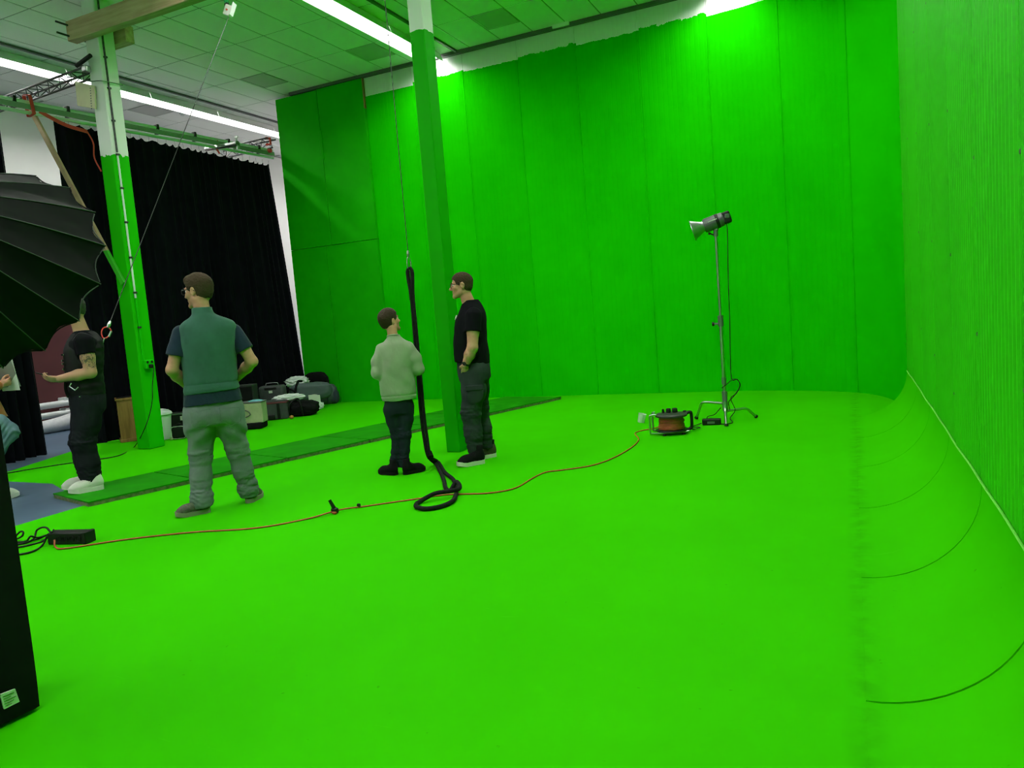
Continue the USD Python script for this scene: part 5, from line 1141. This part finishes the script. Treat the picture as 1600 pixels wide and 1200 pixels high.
# ---- boy ---------------------------------------------------------------------------------------
def boy():
    t = person('boy in a sage green sweatshirt seen from behind, looking up to the right', (-3.881, 5.707), 34.22)
    H = np.array([.048, .02, 1.420]); R = frame((.82, .55, .20)); s = .93
    shL, shR = (-.048, .0, 1.168), (.198, .0, 1.158); eL, eR = (-.105, -.03, .955), (.258, -.02, .955); wL, wR = (-.045, .15, .90), (.19, .16, .92)
    F = Field((-.28, -.24, .0), (.42, .30, 1.56), .0048)
    head_skin(F, H, R, s)
    F.add(cone((.058, -.01, 1.35), (.070, -.015, 1.21), .044, .052), .02)
    F.add(loft([(.62, .055, 0, .10, .075), (.9, .065, 0, .11, .08), (1.15, .07, 0, .12, .08), (1.25, .07, -.01, .06, .05)]), .03)
    for S_, E_, W_ in ((shL, eL, wL), (shR, eR, wR)): chain(F, [(S_, .042), (E_, .036), (W_, .026)], .02)
    hand(F, wL, (.8, .5, .1), (0, 0, 1), .85, .5, -1); hand(F, wR, (-.8, .5, .1), (0, 0, 1), .85, .5, 1)
    for a, b, c in (((.0, 0, .66), (.005, .01, .36), (-.035, .01, .09)), ((.115, 0, .66), (.10, -.02, .36), (.055, -.02, .09))): chain(F, [(a, .05), (b, .034), (c, .028)], .02)
    obj(t, 'body', F.mesh(), M['skin'], smooth=True, world=False)
    head_extras(t, H, R, s, HM('hair_boy'))
    obj(t, 'hair', hair(H, R, s, .016, .009, seed=5), M['hair_boy'], smooth=True, world=False)
    F = Field((-.30, -.26, .62), (.44, .28, 1.34), .0056)
    F.add(loft([(.690, .065, 0, .150, .112), (.72, .065, 0, .160, .120), (.78, .067, 0, .166, .126), (.95, .072, 0, .160, .125), (1.08, .080, 0, .157, .120), (1.16, .081, -.005, .150, .105), (1.205, .078, -.008, .128, .092), (1.245, .073, -.01, .088, .072), (1.272, .070, -.012, .062, .060), (1.290, .068, -.012, .057, .056)]), 0)
    for S_, E_, W_, q in ((shL, eL, wL, -1), (shR, eR, wR, 1)):
        chain(F, [(S_, .056), (np.array(S_) * .5 + np.array(E_) * .5 + [q * .012, 0, 0], .057), (E_, .054)], .028); chain(F, [(E_, .054), (W_, .040)], .025)
    F.sub(cone((.066, -.008, 1.265), (.06, -.0, 1.36), .046, .052), .005)
    F.fold(lambda P: .004 * np.exp(-((P[:, 2] - .735) / .006) ** 2) + .0075 * np.sin(30 * (P[:, 2] * .45 + P[:, 0] * .95) + 3 * meshkit.fbm(P * 6, 2, 3)) * np.exp(-((P[:, 2] - .93) / .16) ** 2) * (P[:, 1] < 0))
    F.ruffle(.010, (8, 8, 5), 14); F.ruffle(.0028, (26, 26, 14), 15)
    sw = obj(t, 'sweatshirt', F.mesh(), M['sweat'], smooth=True, world=False)
    obj(sw, 'collar', tube(np.array([(.068 + .054 * math.cos(a), -.010 + .056 * math.sin(a), 1.280 + .010 * math.sin(a) * -1) for a in th]), .008, 8, closed=True), M['sweat'], smooth=True, world=False)
    F = Field((-.25, -.22, .04), (.33, .24, .76), .0055)
    F.add(loft([(.56, .058, 0, .120, .095), (.64, .058, 0, .128, .102), (.74, .060, 0, .128, .100)]), 0)
    chain(F, [((-.005, 0, .60), .084), ((.002, .01, .50), .070), ((.014, .012, .36), .054), ((-.008, .012, .20), .044), ((-.036, .01, .085), .046)], .02)
    chain(F, [((.115, 0, .62), .084), ((.108, -.01, .50), .070), ((.094, -.022, .36), .052), ((.074, -.024, .20), .044), ((.052, -.024, .075), .046)], .02)
    F.soften(1.3); F.cut((0, 0, .062), (0, 0, -1)); F.fold(lambda P: .0045 * (np.exp(-((P[:, 2] - .14) / .10) ** 2) + .8 * np.exp(-((P[:, 2] - .36) / .08) ** 2)) * (2.4 * (2 * meshkit.fbm(np.c_[P[:, :2] * 7, P[:, 2] * 32] + 3.1, 3, 7) - 1) + .25 * np.sin(P[:, 2] * 190 + 8 * np.sin(P[:, 0] * 30)))); F.ruffle(.004, (14, 14, 8), 16)
    obj(t, 'trousers', F.mesh(), M['jeans_dark'], smooth=True, world=False)
    mats = (M['shoe_black'], M['sole_black'], M['lace_dark'])
    shoe(t, (-.012, -.055, 0), (-.185, .085, 0), mats, name='shoe', lift=.0); shoe(t, (.040, -.085, 0), (.245, .015, 0), mats, lift=.0)
    return t

# ---- man in the black t-shirt, profile -----------------------------------------------------
def man_tee():
    t = person('man in a black t-shirt and dark cargo trousers standing in profile by the column', (-3.331, 6.317), 27.80)
    H = np.array([-.045, .0, 1.700]); R = frame((-1, .04, -.03)); s = 1.02
    sN, eN, wN = np.array((.045, -.195, 1.405)), np.array((.010, -.245, 1.110)), np.array((-.070, -.215, .955))
    sF, eF, wF = np.array((.03, .20, 1.405)), np.array((.03, .25, 1.11)), np.array((-.07, .21, .95))
    F = Field((-.36, -.36, .0), (.34, .36, 1.86), .005)
    head_skin(F, H, R, s); F.add(cone((-.020, 0, 1.63), (.030, 0, 1.46), .056, .068), .02)
    F.add(loft([(.80, 0, 0, .09, .13), (1.0, 0, 0, .11, .14), (1.3, .01, 0, .11, .15), (1.44, .03, 0, .08, .13), (1.50, .03, 0, .06, .07)]), .03)
    for S_, E_, W_ in ((sN, eN, wN), (sF, eF, wF)): chain(F, [(S_, .060), (S_ * .5 + E_ * .5, .057), (E_, .049)], .02); chain(F, [(E_, .050), (E_ * .6 + W_ * .4, .050), (W_, .033)], .02)
    hand(F, wN, (-.10, .55, -.85), (.2, .9, 0), 1.0, .15, -1); hand(F, wF, (-.15, -.35, -.9), (.2, -.9, 0), 1.0, .35, 1)
    for a, b, c in (((.01, -.10, .9), (-.055, -.11, .50), (-.055, -.12, .10)), ((.02, .10, .9), (.03, .10, .50), (.070, .11, .10))): chain(F, [(a, .075), (b, .055), (c, .04)], .03)
    obj(t, 'body', F.mesh(), M['skin'], smooth=True, world=False)
    head_extras(t, H, R, s, HM('hair_brown'), True)
    obj(t, 'hair', hair(H, R, s, .008, .003, seed=7, rough=.004), M['hair_brown'], smooth=True, world=False)
    F = Field((-.30, -.36, .90), (.32, .36, 1.56), .0055)
    F.add(loft([(.945, .0, 0, .168, .195), (1.02, -.003, 0, .170, .195), (1.12, -.005, 0, .166, .19), (1.25, .005, 0, .160, .19), (1.36, .018, 0, .152, .19), (1.43, .032, 0, .132, .175), (1.485, .036, 0, .108, .130), (1.53, .036, 0, .085, .088), (1.555, .032, 0, .072, .074)]), 0)
    for S_, E_ in ((sN, eN), (sF, eF)):
        F.add(cone(S_, S_ + (E_ - S_) * .60, .076, .078), .03)
    for S_, E_, q in ((sN, eN, -1), (sF, eF, 1)):
        dd = (E_ - S_) / np.linalg.norm(E_ - S_); m_ = S_ + (E_ - S_) * .50; ii = np.argwhere(F.D < .03); P = F.lo + ii * F.h; far = (P[:, 1] * q > .186) & (P[:, 2] > 1.10)
        F.D[tuple(ii[far].T)] = np.maximum(F.D[tuple(ii[far].T)], ((P - m_) @ dd)[far].astype(np.float32))
    F.sub(cone((.010, 0, 1.535), (-.045, 0, 1.63), .060, .066), .005); F.cut((0, 0, .960), (-.12, 0, -1)); F.ruffle(.008, (8, 8, 5), 21); F.ruffle(.0025, (28, 28, 14), 22)
    ts_ = obj(t, 't_shirt', F.mesh(), M['tee_black'], smooth=True, world=False)
    lg = join(*[rod((-.124 - .004 * i, -.066 + .014 * i, 1.392 - .006 * i), (-.110 - .004 * i, -.058 + .014 * i, 1.420), .0045, 6) for i in range(3)])
    obj(ts_, 'chest_print', lg, M['label'], world=False, label='small white chest print')
    F = Field((-.32, -.34, .08), (.32, .34, 1.04), .006)
    F.add(loft([(.80, .008, 0, .155, .185), (.90, .006, 0, .158, .185), (1.0, .003, 0, .155, .180)]), 0)
    chain(F, [((.005, -.095, .86), .125), ((-.012, -.105, .70), .112), ((-.058, -.11, .50), .090), ((-.052, -.115, .30), .082), ((-.046, -.12, .10), .068)], .05)
    chain(F, [((.025, .095, .86), .122), ((.030, .10, .70), .106), ((.030, .10, .50), .086), ((.052, .105, .30), .076), ((.070, .11, .10), .062)], .05)
    F.add(rcap((-.005, -.214, .66), (.085, .018, .085)), .015)
    F.soften(); F.cut((0, 0, .100), (0, 0, -1)); F.fold(lambda P: .006 * (np.exp(-((P[:, 2] - .22) / .10) ** 2) + .7 * np.exp(-((P[:, 2] - .50) / .08) ** 2)) * (2.4 * (2 * meshkit.fbm(np.c_[P[:, :2] * 7, P[:, 2] * 32] + 3.1, 3, 7) - 1) + .25 * np.sin(P[:, 2] * 120 + 7 * np.sin(P[:, 0] * 22)))); F.ruffle(.007, (10, 10, 6), 24)
    cg = obj(t, 'cargo_trousers', F.mesh(), M['cargo'], smooth=True, world=False)
    obj(cg, 'pocket_flap', rbox((-.005, -.232, .735), (.17, .022, .05), .008, yaw=.02), M['cargo'], world=False)
    wd = (wN - eN) / np.linalg.norm(wN - eN); wc = wN - wd * .012
    wt = obj(t, 'wristwatch', lathe([(.034, -.011), (.039, -.009), (.039, .009), (.034, .011)], 20, wc, wd), M['black_plastic'], smooth=30, world=False)
    obj(wt, 'watch_face', lathe([(0, 0), (.017, 0), (.017, .008), (0, .009)], 16, wc + np.array([-.012, -.036, .004]), (-.3, -1, .1)), M['black_plastic'], world=False)
    mats = (M['shoe_black'], M['sole_pale'], M['lace_dark'], M['label'])
    a = lambda px, py, z=0: None
    shoe(t, (.035, -.135, 0), (-.225, -.255, 0), mats); shoe(t, (.155, .155, 0), (-.085, .020, 0), (M['shoe_brown'], M['sole_pale'], M['lace_dark']))
    return t
def rcap(c, r): return ell(c, r)

# ---- man in the harness, left --------------------------------------------------------------
def man_harness():
    t = person('man in a black harness vest and white sneakers, head hidden by the softbox', (-6.745, 4.638), 55.49, .045)
    H = np.array([.085, .0, 1.715]); R = frame((-1, .05, -.18)); s = 1.02; z0 = -.045
    sN, eN, wN = np.array((.145, -.185, 1.405)), np.array((.160, -.215, 1.115)), np.array((-.095, -.165, 1.085))
    sF, eF, wF = np.array((.13, .185, 1.405)), np.array((.14, .20, 1.11)), np.array((-.10, .06, 1.07))
    F = Field((-.36, -.34, .0), (.36, .34, 1.88), .0042)
    head_skin(F, H, R, s); F.add(cone((.105, 0, 1.645), (.140, 0, 1.47), .060, .070), .02)
    F.add(loft([(.80, .1, 0, .09, .12), (1.0, .1, 0, .10, .13), (1.3, .12, 0, .10, .14), (1.44, .14, 0, .08, .12), (1.50, .14, 0, .06, .07)]), .03)
    for S_, E_, W_ in ((sN, eN, wN), (sF, eF, wF)): chain(F, [(S_, .062), (S_ * .5 + E_ * .5, .062), (E_, .050)], .02); chain(F, [(E_, .051), (E_ * .6 + W_ * .4, .051), (W_, .032)], .02)
    hand(F, wN, (-1, .25, .12), (.1, .6, .7), 1.0, .30, 1); hand(F, wF, (-1, -.35, .15), (.0, -.6, .75), 1.0, .42, -1)
    for a, b, c in (((.10, -.10, .88), (.03, -.11, .48), (.045, -.12, .06)), ((.10, .10, .88), (.00, .10, .48), (.0, .11, .06))): chain(F, [(a, .075), (b, .055), (c, .04)], .03)
    obj(t, 'body', F.mesh(), M['skin_tattoo'], smooth=True, world=False, label='tanned skin with a dark tattoo on the upper arm')
    head_extras(t, H, R, s, HM('hair_dark'))
    obj(t, 'hair', hair(H, R, s, .016, .006, seed=9), M['hair_dark'], smooth=True, world=False)
    F = Field((-.20, -.36, .88), (.42, .36, 1.60), .0056)
    F.add(loft([(.90, .105, 0, .150, .170), (1.05, .105, 0, .150, .170), (1.20, .115, 0, .158, .175), (1.33, .128, 0, .162, .180), (1.41, .142, 0, .140, .165), (1.465, .145, 0, .105, .115), (1.515, .140, 0, .078, .080)]), 0)
    for S_, E_ in ((sN, eN), (sF, eF)): F.add(cone(S_, S_ + (E_ - S_) * .50, .080, .076), .03)
    for S_, E_, q in ((sN, eN, -1), (sF, eF, 1)):
        dd = (E_ - S_) / np.linalg.norm(E_ - S_); m_ = S_ + (E_ - S_) * .40; ii = np.argwhere(F.D < .03); P = F.lo + ii * F.h; far = (P[:, 1] * q > .176) & (P[:, 2] > 1.10)
        F.D[tuple(ii[far].T)] = np.maximum(F.D[tuple(ii[far].T)], ((P - m_) @ dd)[far].astype(np.float32))
    F.sub(cone((.122, 0, 1.50), (.10, 0, 1.62), .062, .066), .005); F.cut((0, 0, .905), (0, 0, -1)); F.ruffle(.007, (8, 8, 6), 31)
    obj(t, 't_shirt', F.mesh(), M['tee_black'], smooth=True, world=False)
    F = Field((-.22, -.30, .86), (.42, .30, 1.56), .006)
    F.add(loft([(.885, .108, 0, .155, .180), (.95, .108, 0, .162, .185), (1.08, .110, 0, .160, .182), (1.20, .120, 0, .168, .188), (1.33, .132, 0, .172, .180), (1.42, .148, 0, .150, .135), (1.47, .150, 0, .118, .100), (1.50, .148, 0, .090, .085)]), 0)
    F.sub(cone((.13, 0, 1.47), (.11, 0, 1.62), .072, .085), .01)
    for q in (-1, 1): F.sub(cone((.140, q * .21, 1.30), (.142, q * .21, 1.46), .085, .085), .012)
    F.fold(lambda P: .0016 * np.sin(P[:, 2] * 88) * (P[:, 0] > .06)); F.ruffle(.004, (12, 12, 10), 33)
    hv = obj(t, 'harness_vest', F.mesh(), M['leather'], smooth=True, world=False)
    for k, z in enumerate((1.30, 1.245, 1.215, 1.165)):
        obj(hv, 'buckle', rbox((-.052 + .012 * (k == 0), -.045, z), (.022, .028, .016), .004), M['chrome'], world=False)
        obj(hv, 'front_strap', tube(spline([(-.045, -.10, z), (-.056, -.045, z), (-.045, .05, z)], 4), .011, 6, flat=(.3, 1)), M['leather'], world=False)
    for dz, x in ((0, -.052), (.02, -.044)): obj(hv, 'hanging_strap', tube(spline([(x, -.10, 1.06 - dz), (x - .01, -.11, .98), (x + .004, -.115, .90 + dz)], 5), .012, 6, flat=(.3, 1)), M['leather'], world=False)
    rg = np.array([(.016 + .030 * u, -.196 - .004, 1.005 + .030 * w) for u, w in ((-1, .4), (-.3, 1.), (-1.0, .4), (-.1, -.9), (.9, -.1))])
    obj(hv, 'belt_ring', tube(np.array([(-.005, -.192, 1.035), (-.025, -.190, 1.005), (.015, -.196, .965), (.045, -.198, .992)]), .006, 6), M['chrome'], world=False)
    obj(hv, 'shoulder_strap', tube(spline([(.05, -.10, 1.42), (.12, -.105, 1.487), (.22, -.10, 1.44), (.285, -.08, 1.34)], 6), .024, 8, flat=(1, .35)), M['leather'], world=False)
    obj(hv, 'shoulder_strap', tube(spline([(.05, .10, 1.42), (.12, .105, 1.487), (.22, .10, 1.44), (.285, .08, 1.34)], 6), .024, 8, flat=(1, .35)), M['leather'], world=False)
    obj(hv, 'back_ring', tube(np.array([(.305 + .010 * math.cos(a), .022 * math.sin(a) - .02, 1.40 + .026 * math.cos(a)) for a in th]), .006, 6, closed=True), M['chrome'], world=False)
    F = Field((-.24, -.32, .0), (.36, .32, 1.0), .006)
    F.add(loft([(.74, .105, 0, .150, .178), (.84, .108, 0, .158, .182), (.945, .110, 0, .154, .176)]), 0)
    chain(F, [((.105, -.095, .80), .125), ((.075, -.10, .64), .115), ((.030, -.108, .46), .098), ((.045, -.115, .26), .092), ((.055, -.12, .10), .086)], .05)
    chain(F, [((.10, .095, .80), .122), ((.06, .10, .64), .110), ((.0, .10, .46), .092), ((.015, .105, .26), .085), ((.02, .11, .10), .078)], .05)
    F.soften(); F.cut((0, 0, .055), (0, 0, -1)); F.fold(lambda P: .006 * (np.exp(-((P[:, 2] - .16) / .09) ** 2) + .9 * np.exp(-((P[:, 2] - .48) / .09) ** 2)) * (2.4 * (2 * meshkit.fbm(np.c_[P[:, :2] * 7, P[:, 2] * 32] + 3.1, 3, 7) - 1) + .25 * np.sin(P[:, 2] * 120 + 7 * np.sin(P[:, 0] * 22)))); F.ruffle(.006, (10, 10, 6), 35)
    jn = obj(t, 'jeans', F.mesh(), M['jeans_black'], smooth=True, world=False)
    obj(jn, 'rivet', lathe([(0, 0), (.006, 0), (.006, .003), (0, .004)], 10, (.045, -.185, .90), (0, -1, 0)), M['chrome'], world=False)
    ph = obj(t, 'phone', rbox((-.215, -.09, 1.135), (.13, .070, .009), .003, tilt=(.35, (0, 1, 0))), M['black_plastic'], world=False)
    mats = (M['shoe_white'], M['sole_pale'], M['shoe_white'])
    mats = (M['shoe_white'], M['shoe_white'], M['shoe_white'])
    shoe(t, (.145, -.150, 0), (-.150, -.185, 0), mats); shoe(t, (.085, .120, 0), (-.205, .105, 0), mats)
    return t
# tattoo: ink in the skin of one upper arm (a region of the body itself)
M['skin_tattoo'] = usdkit.material(stage, '/World/Looks/skin_tattoo', {
    'g': ('texture_coordinate', {}), 'd': ('vector_math', {'math_type': 'distance', 'vector2': (.150, -.215, 1.23)}), 'lt': ('map_range', {'from_min': .085, 'from_max': .095, 'to_min': 1.0, 'to_max': 0.0, 'clamp': True}),
    'n': ('noise_texture', {'scale': 42.0, 'detail': 3.0, 'distortion': 1.2}), 'gt': ('map_range', {'from_min': .50, 'from_max': .56, 'clamp': True}),
    'mu': ('math', {'math_type': 'multiply'}), 'm': ('mix', {'color1': (.44, .235, .145), 'color2': (.15, .10, .085)}), 'p': ('principled_bsdf', {'roughness': .5, 'specular_ior_level': .35})},
    [('g.object', 'd.vector1'), ('d.value', 'lt.value'), ('g.object', 'n.vector'), ('n.fac', 'gt.value'), ('lt.result', 'mu.value1'), ('gt.result', 'mu.value2'), ('mu.value', 'm.fac'), ('m.color', 'p.base_color')], surface='p.BSDF')

# ---- person at the left edge ---------------------------------------------------------------
def person_edge():
    t = person('person in an orange-brown jacket at the left edge holding sheets of paper, one knee bent', (-7.469, 4.26), 60.30)
    H = np.array([-.03, .0, 1.64]); R = frame((1, .05, -.25)); s = 1.0
    sN, eN, wN = np.array((-.08, -.18, 1.36)), np.array((-.085, -.20, 1.07)), np.array((.135, -.10, 1.11))
    sF, eF, wF = np.array((-.08, .18, 1.36)), np.array((-.09, .20, 1.08)), np.array((.12, .07, 1.13))
    F = Field((-.42, -.32, .0), (.34, .32, 1.80), .0048)
    head_skin(F, H, R, s); F.add(cone((-.05, 0, 1.57), (-.08, 0, 1.40), .055, .066), .02)
    F.add(loft([(.80, -.07, 0, .09, .12), (1.0, -.07, 0, .10, .13), (1.3, -.07, 0, .10, .14), (1.40, -.08, 0, .08, .12), (1.46, -.08, 0, .06, .07)]), .03)
    for S_, E_, W_ in ((sN, eN, wN), (sF, eF, wF)): chain(F, [(S_, .052), (E_, .045), (W_, .030)], .02)
    hand(F, wN, (.9, .2, .25), (-.1, .9, .3), .95, .75, 1); hand(F, wF, (.9, -.2, .25), (-.1, -.9, .3), .95, .75, -1)
    chain(F, [((-.06, -.10, .88), .075), ((.150, -.10, .655), .055), ((-.13, -.10, .345), .04)], .02); chain(F, [((-.07, .09, .88), .075), ((-.03, .09, .48), .055), ((-.055, .09, .09), .04)], .02)
    obj(t, 'body', F.mesh(), M['skin'], smooth=True, world=False)
    head_extras(t, H, R, s, HM('hair_dark')); obj(t, 'hair', hair(H, R, s, .016, .008, seed=11), M['hair_dark'], smooth=True, world=False)
    F = Field((-.36, -.34, .74), (.30, .34, 1.52), .006)
    F.add(loft([(.80, -.02, 0, .180, .185), (.90, -.035, 0, .165, .185), (1.05, -.055, 0, .150, .180), (1.25, -.07, 0, .145, .185), (1.36, -.08, 0, .12, .165), (1.43, -.08, 0, .08, .09), (1.47, -.078, 0, .075, .08)]), 0)
    for S_, E_, W_ in ((sN, eN, wN), (sF, eF, wF)): chain(F, [(S_, .074), (E_, .068)], .03); chain(F, [(E_, .066), (E_ + (W_ - E_) * .86, .050)], .025)
    F.sub(cone((-.075, 0, 1.45), (-.06, 0, 1.56), .058, .066), .005); F.cut((0, 0, .815), (-.25, 0, -1)); F.ruffle(.009, (8, 8, 6), 41)
    obj(t, 'jacket', F.mesh(), M['jacket'], smooth=True, world=False)
    F = Field((-.34, -.30, .05), (.32, .30, .96), .006)
    F.add(loft([(.74, -.06, 0, .125, .165), (.84, -.06, 0, .140, .175), (.92, -.06, 0, .135, .170)]), 0)
    chain(F, [((-.05, -.09, .82), .112), ((.05, -.10, .745), .100), ((.145, -.10, .655), .080), ((.02, -.10, .50), .074), ((-.12, -.10, .36), .066)], .05)
    chain(F, [((-.07, .09, .82), .112), ((-.04, .09, .48), .082), ((-.055, .09, .10), .072)], .05)
    F.soften(); F.cut((0, 0, .075), (0, 0, -1)); F.fold(lambda P: .004 * np.sin(P[:, 2] * 100 + 6 * np.sin(P[:, 0] * 25)) * np.exp(-((P[:, 2] - .64) / .12) ** 2)); F.ruffle(.006, (10, 10, 6), 43)
    obj(t, 'jeans', F.mesh(), M['jeans_blue'], smooth=True, world=False)
    mats = (M['shoe_white'], M['shoe_white'], M['shoe_white'])
    shoe(t, (-.11, .09, 0), (.165, .075, 0), mats); shoe(t, (-.20, -.10, .26), (.02, -.10, .26), mats, pitch=-.5, lift=.30)
    return t
def build_people():
    man_vest(); boy(); man_tee(); man_harness(); person_edge()
    e1 = np.array([math.cos(math.radians(60.3)), math.sin(math.radians(60.3)), 0]); e2 = np.array([-e1[1], e1[0], 0]); o = np.array([-7.469, 4.26, 0])
    for k, (c, tl, lb) in enumerate((((.185, -.02, 1.22), .32, 'grey printed sheet held by the person in the orange jacket'), ((.205, .0, 1.19), .12, 'white sheet of paper standing behind the grey one in the same hands'))):
        m = box((-.006 + .0, -.105, -.15), (-.003, .105, .15)); m.apply_transform(trimesh.transformations.rotation_matrix(-tl, (0, 1, 0)))
        m.apply_transform(trimesh.transformations.rotation_matrix(math.radians(60.3) + .9 - .2 * k, (0, 0, 1))); m.apply_translation(o + e1 * c[0] + e2 * c[1] + [0, 0, c[2]])
        single('paper_sheet', m, (M['grey_paper'], M['paper'])[k], lb, 'paper')
M['paper'] = mat('white_paper', (.78, .78, .77), .7); M['grey_paper'] = mat('grey_paper', (.30, .29, .31), .7)
build_people()
